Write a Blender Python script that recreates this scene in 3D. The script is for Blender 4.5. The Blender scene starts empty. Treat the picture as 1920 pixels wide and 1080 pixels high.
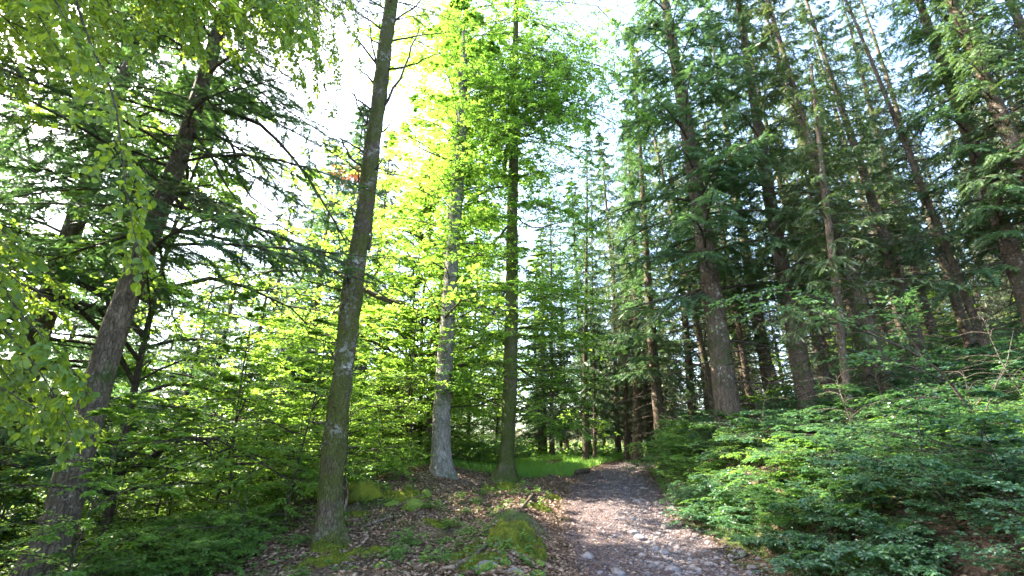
import bpy, math, random
import numpy as np

# ------------------------------------------------------------------ camera, sky, sun, exposure
scene = bpy.context.scene
C = scene.collection
R = math.radians
TILT, FPX, EYE = R(19.3), 853.0, 1.6
cam_d = bpy.data.cameras.new('camera')
cam_d.lens = 16.0; cam_d.sensor_width = 36.0
cam_d.clip_start = 0.05; cam_d.clip_end = 1500
cam = bpy.data.objects.new('camera', cam_d); C.objects.link(cam)
cam.location = (0, 0, EYE); cam.rotation_euler = (R(90) + TILT, 0, 0)
scene.camera = cam

SUN_AZ, SUN_EL = R(-70), R(44)          # azimuth from +Y, negative = left of the view
world = bpy.data.worlds.new("World"); scene.world = world
world.use_nodes = True
wn = world.node_tree
bg = wn.nodes['Background']
sky = wn.nodes.new('ShaderNodeTexSky')
sky.sky_type = 'NISHITA'; sky.sun_disc = False
sky.sun_elevation = SUN_EL; sky.sun_rotation = SUN_AZ
sky.air_density = 1.0; sky.dust_density = 2.5; sky.ozone_density = 1.0
wn.links.new(sky.outputs[0], bg.inputs[0]); bg.inputs[1].default_value = 0.15
sd = bpy.data.lights.new('sun', 'SUN'); sd.energy = 4.6; sd.angle = R(0.5); sd.color = (1.0, 0.93, 0.80)
sun = bpy.data.objects.new('sun', sd); C.objects.link(sun)
from mathutils import Vector
sdir = Vector((math.sin(SUN_AZ) * math.cos(SUN_EL), math.cos(SUN_AZ) * math.cos(SUN_EL), math.sin(SUN_EL)))
sun.rotation_euler = sdir.to_track_quat('Z', 'Y').to_euler()
sun.location = (0, 0, 40)
scene.view_settings.view_transform = 'Standard'; scene.view_settings.look = 'None'
scene.view_settings.gamma = 1.0; scene.view_settings.exposure = 3.25
scene.view_settings.use_curve_mapping = False
scene.render.engine = 'CYCLES'
cy = scene.cycles
cy.max_bounces = 6; cy.diffuse_bounces = 4; cy.glossy_bounces = 2; cy.transmission_bounces = 4
cy.caustics_reflective = False; cy.caustics_refractive = False
cy.sample_clamp_indirect = 6.0
cy.use_denoising = True

# ------------------------------------------------------------------ numeric helpers
def ray(px, py):
    a, b = (px - 960) / FPX, (py - 540) / FPX
    return np.array([a, math.cos(TILT) + b * math.sin(TILT), math.sin(TILT) - b * math.cos(TILT)])
def at(px, py, Y):
    """world point on the vertical plane y = Y that the photograph's pixel sees"""
    d = ray(px, py)
    return np.array([0, 0, EYE]) + d * (Y / d[1])
def pix(width, p):
    """size in metres of `width` photo pixels at world point p"""
    zc = p[1] * math.cos(TILT) + (p[2] - EYE) * math.sin(TILT)
    return width * zc / FPX

def _h(ix, iy, iz, seed):
    n = (ix * 374761393 + iy * 668265263 + iz * 2147483647 + seed * 1274126177).astype(np.int64) & 0x7fffffff
    n = ((n ^ (n >> 13)) * 1274126177) & 0x7fffffff
    n = n ^ (n >> 16)
    return (n & 0xffff) / 65535.0
def vnoise(x, y, z=None, seed=0):
    x = np.asarray(x, float); y = np.asarray(y, float)
    z = np.zeros_like(x) if z is None else np.asarray(z, float)
    ix, iy, iz = np.floor(x).astype(np.int64), np.floor(y).astype(np.int64), np.floor(z).astype(np.int64)
    fx, fy, fz = x - ix, y - iy, z - iz
    fx, fy, fz = [f * f * (3 - 2 * f) for f in (fx, fy, fz)]
    r = 0
    for a in (0, 1):
        for b in (0, 1):
            for c in (0, 1):
                w = (fx if a else 1 - fx) * (fy if b else 1 - fy) * (fz if c else 1 - fz)
                r = r + w * _h(ix + a, iy + b, iz + c, seed)
    return r * 2 - 1
def fbm(x, y, z=None, seed=0, octs=3):
    r, a, f = 0, 1.0, 1.0
    for o in range(octs):
        r = r + a * vnoise(x * f, y * f, None if z is None else z * f, seed + o * 7)
        a *= 0.5; f *= 2.03
    return r
def sstep(a, b, x):
    t = np.clip((x - a) / (b - a), 0, 1)
    return t * t * (3 - 2 * t)
def unit(v):
    return v / np.maximum(np.linalg.norm(v, axis=-1, keepdims=True), 1e-9)

# ------------------------------------------------------------------ terrain
PY = np.array([-20, 0, 7, 10, 14, 19, 24, 30, 40, 55, 80, 120.])
PX = np.array([2.3, 2.1, 2.05, 2.25, 2.8, 3.9, 5.7, 8.4, 13.4, 22, 38, 66.])
PZ_Y = np.array([-20, 7, 10, 14, 19, 26, 32, 40, 60, 120, 260.])
PZ_Z = np.array([0, 0, .15, .36, .62, .82, .93, 1.05, 1.5, 3.5, 10.])
def smooth_interp(y, X, V):
    return (np.interp(y - 1.2, X, V) + np.interp(y, X, V) * 2 + np.interp(y + 1.2, X, V)) / 4
def path_x(y): return smooth_interp(y, PY, PX)
def path_z(y): return smooth_interp(y, PZ_Y, PZ_Z)
def path_half(y): return 1.42 + 0.0 * y
def H0(x, y, fine=True):
    x = np.asarray(x, float); y = np.asarray(y, float)
    c, pz, hw = path_x(y), path_z(y), path_half(y)
    d = x - c
    dl, dr = -d - hw, d - hw
    # left bank: ridge beside the path, plateau, then the slope falling away to the left
    near = 1 - sstep(17, 22, y)
    ridge = (0.34 - .2 * sstep(10, 13, y)) * np.exp(-((dl - 0.75) / 0.55) ** 2) * near * (0.75 + 0.5 * vnoise(x * .1 + 3, y * 0.45, seed=5))
    plat = sstep(0.2, 4.2, dl) * near * (-.04 + 0.50 * sstep(10.0, 15, y))
    edge = -2.6 + 1.4 * sstep(18, 30, y) - 6 * sstep(28, 45, y)
    dd = np.maximum(edge - x, 0)
    fall = -(0.30 * dd - 0.6 * (1 - np.exp(-dd / 2.0)) * .5) * sstep(0, 2.5, dd)
    fall = np.maximum(fall, -14 + 0.02 * dd)
    mound = 0.45 * np.exp(-((x + 5.2) ** 2 / 1.8 + (y - 12.5) ** 2 / 3.0))
    left = ridge + plat + fall + mound
    # right bank and hillside
    right = 0.62 * sstep(0.0, 1.3, dr) + 0.20 * np.maximum(dr, 0) + 0.0035 * np.maximum(dr, 0) ** 2
    right = right * (0.35 + 0.65 * (1 - sstep(30, 45, y)))
    right = np.minimum(right, 24)
    z = pz + np.where(d < 0, left, right)
    out = sstep(-0.25, 0.5, np.maximum(dl, dr))
    z = z + out * 0.07 * fbm(x * .9, y * .9, seed=11) + 0.5 * sstep(4, 14, np.abs(d)) * vnoise(x * .15, y * .15, seed=2)
    if fine:
        z = z + (0.012 + 0.028 * out) * fbm(x * 4.1, y * 4.1, seed=21)
        z = z - (1 - out) * 0.05 * np.exp(-((d - 0.55) / 0.35) ** 2) + (1 - out) * 0.03 * np.exp(-(d / 0.5) ** 2)
    return z

# ground heights read off the feet of the trunks and the meadow
ANCH = []
for _px, _py, _Y, _r in [(614, 1015, 9.0, 1.3), (832, 892, 15.0, 1.5), (946, 906, 16.5, 1.6), (760, 935, 12.5, 1.0), (880, 925, 13.5, 1.1), (1000, 925, 13.0, .8),
                         (900, 885, 20.0, 2.2), (1000, 888, 20.0, 2.0), (560, 1000, 9.2, 1.0)]:
    _p = at(_px, _py, _Y)
    ANCH.append([_p[0], _p[1], _p[2], _r, 0.0])
for _it in range(12):
    for _a in ANCH:
        _cur = H0(_a[0], _a[1], False) + sum(b[4] * math.exp(-((_a[0] - b[0]) ** 2 + (_a[1] - b[1]) ** 2) / b[3] ** 2) for b in ANCH)
        _a[4] += .7 * (_a[2] - float(_cur))
def H(x, y, fine=True):
    z = H0(x, y, fine)
    dl = path_x(np.asarray(y, float)) - np.asarray(x, float) - path_half(0)
    k = sstep(0.1, 1.2, dl)
    for b in ANCH:
        z = z + k * b[4] * np.exp(-((x - b[0]) ** 2 + (y - b[1]) ** 2) / b[3] ** 2)
    return z
print('anchors', [round(a[4], 2) for a in ANCH])

# ------------------------------------------------------------------ mesh building
class MB:
    """collects vertex / face arrays with a material slot for each batch"""
    def __init__(s): s.v = []; s.f = []; s.n = 0
    def add(s, v, faces, mi=0, smooth=False):
        v = np.asarray(v, np.float32).reshape(-1, 3)
        for f in faces:
            s.f.append((np.asarray(f, np.int64) + s.n, mi, smooth))
        s.v.append(v); s.n += len(v)
    def mesh(s, name, mats):
        me = bpy.data.meshes.new(name)
        V = np.concatenate(s.v) if s.v else np.zeros((0, 3), np.float32)
        me.vertices.add(len(V)); me.vertices.foreach_set('co', V.ravel())
        loops = np.concatenate([f.ravel() for f, _, _ in s.f])
        tot = np.concatenate([np.full(len(f), f.shape[1]) for f, _, _ in s.f])
        mi = np.concatenate([np.full(len(f), m) for f, m, _ in s.f])
        sm = np.concatenate([np.full(len(f), q) for f, _, q in s.f])
        me.loops.add(len(loops)); me.loops.foreach_set('vertex_index', loops.astype(np.int32))
        me.polygons.add(len(tot))
        st = np.concatenate([[0], np.cumsum(tot)[:-1]])
        me.polygons.foreach_set('loop_start', st.astype(np.int32))
        me.polygons.foreach_set('loop_total', tot.astype(np.int32))
        for m in mats: me.materials.append(m)
        me.polygons.foreach_set('material_index', mi.astype(np.int32))
        me.polygons.foreach_set('use_smooth', sm.astype(bool))
        me.update(calc_edges=True)
        return me
    def obj(s, name, mats, parent=None):
        o = bpy.data.objects.new(name, s.mesh(name, mats)); C.objects.link(o)
        if parent is not None: o.parent = parent
        return o

def tubes(mb, P, rad, S=5, mi=0, smooth=True, cap=False):
    """P (B,K,3) centre lines, rad (B,K)"""
    P = np.asarray(P, float); rad = np.asarray(rad, float)
    B, K = P.shape[:2]
    if B == 0: return
    T = unit(np.gradient(P, axis=1))
    mean = unit(P[:, -1] - P[:, 0])
    ref = np.where(np.abs(mean[:, 2:3]) > .8, np.array([[1., 0, 0]]), np.array([[0, 0, 1.]]))[:, None, :]
    U = unit(np.cross(T, np.broadcast_to(ref, T.shape))); W = np.cross(T, U)
    a = np.arange(S) * 2 * math.pi / S
    ring = (np.cos(a)[None, None, :, None] * U[:, :, None, :] + np.sin(a)[None, None, :, None] * W[:, :, None, :])
    V = P[:, :, None, :] + ring * rad[:, :, None, None]
    idx = np.arange(B * K * S).reshape(B, K, S)
    a0 = idx[:, :-1]; a1 = np.roll(a0, -1, 2); b0 = idx[:, 1:]; b1 = np.roll(b0, -1, 2)
    F = np.stack([a0, a1, b1, b0], -1).reshape(-1, 4)
    faces = [F]
    if cap:
        faces.append(idx[:, -1]); faces.append(idx[:, 0, ::-1])
    mb.add(V, faces, mi, smooth)

# leaf outlines: x along the leaf, y across, z out of its plane
def _leaf(wid, pts, fold, curl):
    """pts: (x, halfwidth) outline between base and tip"""
    v = [(0, 0, 0)]; n = len(pts)
    for x, w in pts: v.append((x, 0, -curl * x * x))
    v.append((1, 0, -curl))
    for sgn in (1, -1):
        for x, w in pts: v.append((x, sgn * w * wid, fold * w * wid - curl * x * x))
    tri = []; quad = []
    for s in (0, 1):
        o = n + 2 + s * n
        e = lambda a: o + a
        t = (0, 1, e(0)); tri.append(t if s == 0 else t[::-1])
        for i in range(n - 1):
            q = (1 + i, 2 + i, e(i + 1), e(i)); quad.append(q if s == 0 else q[::-1])
        t = (n, n + 1, e(n - 1)); tri.append(t if s == 0 else t[::-1])
    return np.array(v, float), np.array(tri), np.array(quad).reshape(-1, 4)
LEAF_BIG = _leaf(1.0, [(.10, .20), (.26, .34), (.45, .40), (.62, .36), (.78, .25), (.90, .12)], .25, .10)
LEAF_MID = _leaf(1.0, [(.28, .30), (.65, .28)], .25, .08)
LEAF_FAR = (np.array([(0, 0, 0), (.45, .33, .07), (1, 0, -.05), (.45, -.33, .07)]), np.array([(0, 2, 1), (0, 3, 2)]), np.zeros((0, 4), int))
BLADE = (np.array([(0, .05, 0), (0, -.05, 0), (1, 0, 0)]), np.array([(0, 1, 2)]), np.zeros((0, 4), int))
def _feather(n, w, sweep):
    v = [(k / n, 0, 0) for k in range(n + 1)]; f = []
    for sg in (1, -1):
        for k in range(n):
            ww = w * (1 - .55 * (k / n)) * (1 if k else .8)
            v.append(((k + 1) / n + sweep, sg * ww, .12 * ww)); t = (k, k + 1, len(v) - 1)
            f.append(t if sg > 0 else t[::-1])
    return np.array(v, float), np.array(f), np.zeros((0, 4), int)
FEATHER = _feather(4, .30, .08)
FEATHER_FINE = _feather(7, .22, .06)
SHARD = (np.array([(0, .14, 0), (0, -.14, 0), (1, 0, 0)]), np.array([(0, 1, 2)]), np.zeros((0, 4), int))

def leaves(mb, pos, d, nrm, size, tpl=LEAF_MID, mi=1):
    pos = pos.reshape(-1, 3); d = unit(d.reshape(-1, 3)); nrm = nrm.reshape(-1, 3); size = np.asarray(size).reshape(-1)
    if len(pos) == 0: return
    s = unit(np.cross(nrm, d)); n = np.cross(d, s)
    V, T, Q = tpl
    W = pos[:, None, :] + size[:, None, None] * (V[None, :, 0:1] * d[:, None, :] + V[None, :, 1:2] * s[:, None, :] + V[None, :, 2:3] * n[:, None, :])
    off = (np.arange(len(pos)) * len(V))[:, None, None]
    faces = [(T[None] + off).reshape(-1, 3)]
    if len(Q): faces.append((Q[None] + off).reshape(-1, 4))
    mb.add(W, faces, mi, False)

def interp(P, t):
    """P (B,K,3), t (B,n) in 0..1 -> position, tangent"""
    B, K = P.shape[:2]
    x = np.clip(t, 0, .9999) * (K - 1)
    i = x.astype(int); f = (x - i)[..., None]
    b = np.arange(B)[:, None]
    p0, p1 = P[b, i], P[b, i + 1]
    return p0 + (p1 - p0) * f, unit(p1 - p0)

def branchlets(rng, P, t, ang, length, K, droop=0.0, jit=0.25, up=None, sides=True, flat=.5):
    """side shoots alternating left and right in the plane of the parent spray"""
    B, n = t.shape
    p, T = interp(P, t)
    U = np.zeros_like(T) + (np.array([0, 0, 1.]) if up is None else up)
    S = unit(np.cross(U, T))
    sg = np.where(np.arange(n) % 2 == 0, 1., -1.)[None, :, None] if sides else np.where(rng.random((B, n, 1)) < .5, 1., -1.)
    a = ang * (1 + .3 * rng.normal(size=(B, n, 1)))
    D = np.cos(a) * T + np.sin(a) * sg * S + jit * rng.normal(size=T.shape) * np.array([1, 1, flat])
    D = unit(D)
    s = np.linspace(0, 1, K)[None, None, :, None]
    L = length[..., None, None]
    C_ = p[:, :, None, :] + D[:, :, None, :] * L * s
    C_[..., 2] -= (droop * L * s * s)[..., 0]
    return C_.reshape(B * n, K, 3)

def leaf_on(rng, mb, P, n, size, tpl, ang=.9, t0=.1, tilt=.3, hang=0.0, mi=1, keep=1.0):
    B = len(P)
    if B == 0: return
    t = np.linspace(t0, 1, n)[None] + rng.normal(size=(B, n)) * .04
    p, T = interp(P, t)
    up = np.array([0, 0, 1.]) + tilt * rng.normal(size=(B, n, 3))
    S = unit(np.cross(up, T))
    sg = np.where(np.arange(n) % 2 == 0, 1., -1.)[None, :, None]
    a = ang * (1 + .25 * rng.normal(size=(B, n, 1)))
    a[:, -1] *= .2
    D = unit(np.cos(a) * T + np.sin(a) * sg * S + .12 * rng.normal(size=T.shape) - np.array([0, 0, hang]))
    sz = size * (.65 + .5 * rng.random((B, n)))
    m = rng.random((B, n)) < keep
    leaves(mb, p[m], D[m], up[m], sz[m], tpl, mi)

# ------------------------------------------------------------------ materials
def nt(name):
    m = bpy.data.materials.new(name); m.use_nodes = True
    t = m.node_tree; t.nodes.clear()
    out = t.nodes.new('ShaderNodeOutputMaterial')
    return m, t, out
def node(t, kind, **kw):
    n = t.nodes.new(kind)
    for k, v in kw.items():
        if k.startswith('i_'):
            n.inputs[k[2:].replace('_', ' ')].default_value = v
        else: setattr(n, k, v)
    return n
def ramp(t, fac, stops):
    r = t.nodes.new('ShaderNodeValToRGB'); t.links.new(fac, r.inputs[0])
    el = r.color_ramp.elements
    while len(el) < len(stops): el.new(.5)
    for e, (p, c) in zip(el, stops):
        e.position = p; e.color = (*c, 1) if len(c) == 3 else c
    return r.outputs[0]
def mixc(t, fac, a, b, mode='MIX'):
    m = t.nodes.new('ShaderNodeMix'); m.data_type = 'RGBA'; m.blend_type = mode
    for s, v in ((0, fac), (6, a), (7, b)):
        if isinstance(v, (int, float)): m.inputs[s].default_value = v
        elif isinstance(v, tuple): m.inputs[s].default_value = (*v, 1)
        else: t.links.new(v, m.inputs[s])
    return m.outputs[2]
def noise(t, vec, scale, detail=4, rough=.6, dist=0.0):
    n = node(t, 'ShaderNodeTexNoise'); n.inputs['Scale'].default_value = scale
    n.inputs['Detail'].default_value = detail; n.inputs['Roughness'].default_value = rough
    n.inputs['Distortion'].default_value = dist
    if vec is not None: t.links.new(vec, n.inputs['Vector'])
    return n.outputs['Fac']
def principled(t, out, col, rough=.8, bump=None, bstr=.5, bdist=.02, spec=.3):
    b = t.nodes.new('ShaderNodeBsdfPrincipled')
    if isinstance(col, tuple): b.inputs['Base Color'].default_value = (*col, 1)
    else: t.links.new(col, b.inputs['Base Color'])
    b.inputs['Roughness'].default_value = rough; b.inputs['Specular IOR Level'].default_value = spec
    if bump is not None:
        bm = t.nodes.new('ShaderNodeBump'); bm.inputs['Strength'].default_value = bstr; bm.inputs['Distance'].default_value = bdist
        t.links.new(bump, bm.inputs['Height']); t.links.new(bm.outputs[0], b.inputs['Normal'])
    t.links.new(b.outputs[0], out.inputs[0])
    return b

def leaf_mat(name, cols, trans, tf=.45, rough=.42, spec=.5, varobj=.25):
    m, t, out = nt(name)
    g = node(t, 'ShaderNodeNewGeometry'); oi = node(t, 'ShaderNodeObjectInfo')
    c = ramp(t, g.outputs['Random Per Island'], [(0, cols[0]), (.5, cols[1]), (1, cols[2])])
    tc = ramp(t, g.outputs['Random Per Island'], [(0, tuple(x * .75 for x in trans)), (1, trans)])
    hv = node(t, 'ShaderNodeHueSaturation')
    mr = node(t, 'ShaderNodeMapRange'); t.links.new(oi.outputs['Random'], mr.inputs[0])
    mr.inputs[3].default_value = 1 - varobj; mr.inputs[4].default_value = 1 + varobj
    t.links.new(mr.outputs[0], hv.inputs['Value']); t.links.new(c, hv.inputs['Color'])
    b = node(t, 'ShaderNodeBsdfPrincipled'); b.inputs['Roughness'].default_value = rough
    b.inputs['Specular IOR Level'].default_value = spec
    t.links.new(hv.outputs[0], b.inputs['Base Color'])
    tr = node(t, 'ShaderNodeBsdfTranslucent'); t.links.new(tc, tr.inputs[0])
    mx = node(t, 'ShaderNodeMixShader'); mx.inputs[0].default_value = tf
    t.links.new(b.outputs[0], mx.inputs[1]); t.links.new(tr.outputs[0], mx.inputs[2])
    t.links.new(mx.outputs[0], out.inputs[0])
    return m
M = {}
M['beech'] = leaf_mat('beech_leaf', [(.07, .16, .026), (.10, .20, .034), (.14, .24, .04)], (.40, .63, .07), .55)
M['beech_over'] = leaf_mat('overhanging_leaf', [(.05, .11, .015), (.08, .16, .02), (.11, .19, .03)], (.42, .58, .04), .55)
M['maple'] = leaf_mat('maple_leaf', [(.05, .13, .02), (.075, .18, .025), (.10, .21, .03)], (.33, .58, .06), .55)
M['under'] = leaf_mat('undergrowth_leaf', [(.028, .075, .035), (.040, .105, .048), (.065, .13, .045)], (.18, .38, .08), .32, .33, 1.0)
M['fir'] = leaf_mat('fir_needle', [(.028, .07, .032), (.042, .10, .04), (.07, .13, .04)], (.16, .32, .08), .28, .5)
M['spruce'] = leaf_mat('spruce_needle', [(.034, .064, .024), (.048, .088, .030), (.075, .12, .036)], (.16, .28, .06), .28, .5)
M['olive'] = leaf_mat('olive_spruce_needle', [(.040, .070, .026), (.058, .095, .032), (.085, .12, .04)], (.20, .28, .06), .28, .5)
M['pale_spruce'] = leaf_mat('pale_spruce_needle', [(.07, .10, .05), (.10, .14, .06), (.14, .17, .08)], (.24, .32, .10), .3, .55)
M['grass'] = leaf_mat('grass_blade', [(.06, .17, .025), (.10, .24, .04), (.17, .30, .07)], (.36, .62, .09), .5)
M['herb'] = leaf_mat('herb_leaf', [(.05, .12, .025), (.075, .17, .035), (.11, .20, .045)], (.32, .55, .07), .45)
M['red'] = leaf_mat('dead_needle', [(.20, .05, .03), (.24, .08, .04), (.20, .09, .05)], (.5, .14, .05), .3)
M['litter'] = leaf_mat('litter_leaf', [(.07, .036, .022), (.16, .095, .06), (.33, .235, .165)], (.3, .18, .08), .12, .6, .3, .05)

def node_out(t, vec):
    n = t.nodes.new('ShaderNodeTexNoise'); n.inputs['Scale'].default_value = 1.5; n.inputs['Detail'].default_value = 3
    t.links.new(vec, n.inputs['Vector']); return n.outputs['Color']
def bark(name, base, dark, lichen=.0, moss=.0, mosscol=(.045, .075, .012), vscale=1.0, low_moss=False):
    m, t, out = nt(name)
    tc = node(t, 'ShaderNodeTexCoord'); v = tc.outputs['Object']
    mp = node(t, 'ShaderNodeMapping'); t.links.new(v, mp.inputs[0]); mp.inputs['Scale'].default_value = (14 * vscale, 14 * vscale, 4.5 * vscale)
    n1 = noise(t, mp.outputs[0], 1.0, 6, .7, .6)
    vo = node(t, 'ShaderNodeTexVoronoi'); t.links.new(mp.outputs[0], vo.inputs['Vector']); vo.inputs['Scale'].default_value = 1.6
    vd = node(t, 'ShaderNodeTexVoronoi'); vd.feature = 'DISTANCE_TO_EDGE'; vd.inputs['Scale'].default_value = 1.7
    wob = mixc(t, .25, mp.outputs[0], node_out(t, mp.outputs[0]), 'ADD'); t.links.new(wob, vd.inputs['Vector'])
    crack = ramp(t, vd.outputs['Distance'], [(.0, (.6, .6, .6)), (.10, (1, 1, 1))])
    c = ramp(t, n1, [(.3, dark), (.5, base), (.75, tuple(min(1, x * 1.9) for x in base))])
    c = mixc(t, crack, tuple(x * .6 for x in dark), c)
    n2 = noise(t, v, 1.3, 5, .6)
    c = mixc(t, ramp(t, n2, [(.4, (0, 0, 0)), (.65, (.6, .6, .6))]), c, tuple(x * 1.25 for x in dark))
    if lichen:
        n3 = noise(t, v, 11, 6, .6, .5)
        f = ramp(t, n3, [(.62 - .08 * lichen, (0, 0, 0)), (.67 - .08 * lichen, (.85, .85, .85))])
        n3b = noise(t, v, 1.1, 2, .5)
        f = mixc(t, 1.0, f, ramp(t, n3b, [(.45, (0, 0, 0)), (.6, (1, 1, 1))]), 'MULTIPLY')
        c = mixc(t, f, c, (.38, .39, .33))
    if moss:
        n4 = noise(t, v, 2.1, 6, .65)
        f = ramp(t, n4, [(.62 - .3 * moss, (0, 0, 0)), (.78 - .3 * moss, (1, 1, 1))])
        if low_moss:
            sp = node(t, 'ShaderNodeSeparateXYZ'); t.links.new(v, sp.inputs[0])
            mr = node(t, 'ShaderNodeMapRange'); t.links.new(sp.outputs[2], mr.inputs[0])
            mr.inputs[1].default_value = .5; mr.inputs[2].default_value = 2.5; mr.inputs[3].default_value = 1; mr.inputs[4].default_value = .45
            f = mixc(t, 1.0, f, mr.outputs[0], 'MULTIPLY')
        nm = noise(t, v, 40, 3, .6)
        c = mixc(t, f, c, ramp(t, nm, [(.3, tuple(x * .6 for x in mosscol)), (.7, tuple(x * 1.5 for x in mosscol))]))
    h = node(t, 'ShaderNodeMath', operation='ADD'); t.links.new(n1, h.inputs[0]); t.links.new(crack, h.inputs[1])
    principled(t, out, c, .9, h.outputs[0], 1.0, .04, .2)
    return m
M['bark_lichen'] = bark('mossy_lichen_bark', (.11, .082, .054), (.03, .023, .015), 1.6, .82, low_moss=False, mosscol=(.07, .075, .018))
M['bark_grey'] = bark('grey_beech_bark', (.22, .20, .17), (.08, .07, .055), .6, .25)
M['bark_moss'] = bark('mossy_bark', (.13, .11, .068), (.045, .04, .022), .5, .9, (.065, .08, .018))
M['bark_fir'] = bark('fir_bark', (.15, .115, .085), (.045, .035, .026), .25, .25, vscale=.8)
M['bark_spruce'] = bark('spruce_bark', (.145, .105, .072), (.045, .033, .023), .5, .35, vscale=1.2)
M['twig'] = bark('twig_bark', (.10, .08, .06), (.04, .03, .022), 0, 0)
M['dead_wood'] = bark('dead_wood', (.22, .17, .12), (.07, .05, .035), 0, .1)

def bw(t, c):
    n = t.nodes.new('ShaderNodeRGBToBW'); t.links.new(c, n.inputs[0]); return n.outputs[0]
def ground_mat():
    m, t, out = nt('forest_floor')
    v = node(t, 'ShaderNodeTexCoord').outputs['Object']
    n1 = noise(t, v, 9, 8, .7); n2 = noise(t, v, .55, 4, .6); n3 = noise(t, v, 45, 4, .7)
    c = ramp(t, n1, [(.3, (.035, .022, .014)), (.5, (.085, .055, .035)), (.7, (.19, .13, .09))])
    vo = node(t, 'ShaderNodeTexVoronoi'); vo.inputs['Scale'].default_value = 26; t.links.new(v, vo.inputs['Vector'])
    c = mixc(t, .45, c, ramp(t, bw(t, vo.outputs['Color']), [(.3, (.04, .026, .018)), (.55, (.12, .08, .055)), (.8, (.30, .22, .16))]))
    c = mixc(t, ramp(t, n2, [(.5, (0, 0, 0)), (.62, (.85, .85, .85))]), c, ramp(t, n3, [(.3, (.02, .045, .008)), (.7, (.07, .12, .02))]))
    h = node(t, 'ShaderNodeMath', operation='ADD'); t.links.new(n1, h.inputs[0]); t.links.new(n3, h.inputs[1])
    principled(t, out, c, .95, h.outputs[0], .9, .05, .15)
    return m
def path_mat():
    m, t, out = nt('gravelly_earth')
    v = node(t, 'ShaderNodeTexCoord').outputs['Object']
    n1 = noise(t, v, 3.0, 8, .7); n3 = noise(t, v, 60, 4, .7); n2 = noise(t, v, .8, 3, .5)
    vo = node(t, 'ShaderNodeTexVoronoi'); vo.inputs['Scale'].default_value = 30; t.links.new(v, vo.inputs['Vector'])
    c = ramp(t, n1, [(.3, (.036, .022, .022)), (.55, (.080, .054, .055)), (.75, (.19, .145, .14))])
    c = mixc(t, .35, c, ramp(t, bw(t, vo.outputs['Color']), [(.3, (.05, .035, .032)), (.8, (.26, .20, .185))]))
    c = mixc(t, ramp(t, n3, [(.35, (.6, .6, .6)), (.5, (0, 0, 0))]), c, (.05, .032, .026))
    h = node(t, 'ShaderNodeMath', operation='SUBTRACT'); t.links.new(n3, h.inputs[0]); t.links.new(vo.outputs['Distance'], h.inputs[1])
    principled(t, out, c, .9, h.outputs[0], .9, .03, .2)
    return m
def rock_mat(name, a, b, moss=0.):
    m, t, out = nt(name)
    v = node(t, 'ShaderNodeTexCoord').outputs['Object']
    n1 = noise(t, v, 6, 7, .7); g = node(t, 'ShaderNodeNewGeometry')
    c = ramp(t, n1, [(.3, a), (.7, b)])
    rv = ramp(t, g.outputs['Random Per Island'], [(0, (.55, .52, .5)), (1, (1.1, 1.06, 1.02))])
    c = mixc(t, 1.0, c, rv, 'MULTIPLY')
    if moss:
        n2 = noise(t, v, 3, 5, .6); nm = noise(t, v, 50, 3, .7)
        c = mixc(t, ramp(t, n2, [(.62 - .3 * moss, (0, 0, 0)), (.70 - .3 * moss, (1, 1, 1))]), c, ramp(t, nm, [(.3, (.05, .08, .01)), (.7, (.15, .20, .025))]))
    principled(t, out, c, .85, n1, .8, .03, .3)
    return m
def moss_mat():
    m, t, out = nt('moss')
    v = node(t, 'ShaderNodeTexCoord').outputs['Object']
    n1 = noise(t, v, 45, 5, .7); n2 = noise(t, v, 3.5, 4, .6)
    c = ramp(t, n1, [(.3, (.06, .075, .010)), (.7, (.26, .27, .03))])
    c = mixc(t, ramp(t, n2, [(.42, (.75, .75, .75)), (.55, (0, 0, 0))]), c, (.06, .085, .015))
    principled(t, out, c, .95, n1, 1.0, .04, .1)
    return m
M['ground'] = ground_mat(); M['path'] = path_mat()
M['rock'] = rock_mat('grey_stone', (.07, .065, .06), (.20, .185, .17), .55)
M['gravel'] = rock_mat('path_stone', (.09, .078, .078), (.27, .24, .24))
M['mossrock'] = rock_mat('mossy_stone', (.09, .085, .08), (.24, .23, .21), 1.0)
M['moss'] = moss_mat()
def cut_mat():
    m, t, out = nt('cut_wood')
    v = node(t, 'ShaderNodeTexCoord').outputs['Object']
    w = node(t, 'ShaderNodeTexWave'); w.wave_type = 'RINGS'; w.rings_direction = 'Z'; w.inputs['Scale'].default_value = 12; w.inputs['Distortion'].default_value = 2
    t.links.new(v, w.inputs['Vector'])
    principled(t, out, ramp(t, w.outputs['Fac'], [(0, (.30, .20, .12)), (1, (.48, .34, .22))]), .85)
    return m
M['cut'] = cut_mat()

# ------------------------------------------------------------------ naming
def tag(o, label=None, cat=None, group=None, kind=None):
    if label: o['label'] = label
    if cat: o['category'] = cat
    if group: o['group'] = group
    if kind: o['kind'] = kind
    return o
def thing(name, label, cat, loc=(0, 0, 0), group=None):
    o = bpy.data.objects.new(name, None); C.objects.link(o); o.location = [float(q) for q in loc]
    o.empty_display_size = .2
    return tag(o, label, cat, group)
def copy_tree(o, parent=None):
    c = o.copy(); C.objects.link(c); c.parent = parent
    for ch in list(KIDS.get(o.name, [])):
        copy_tree(ch, c)
    return c
KIDS = {}
def own(parent, *kids):
    KIDS.setdefault(parent.name, []).extend(kids)

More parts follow.
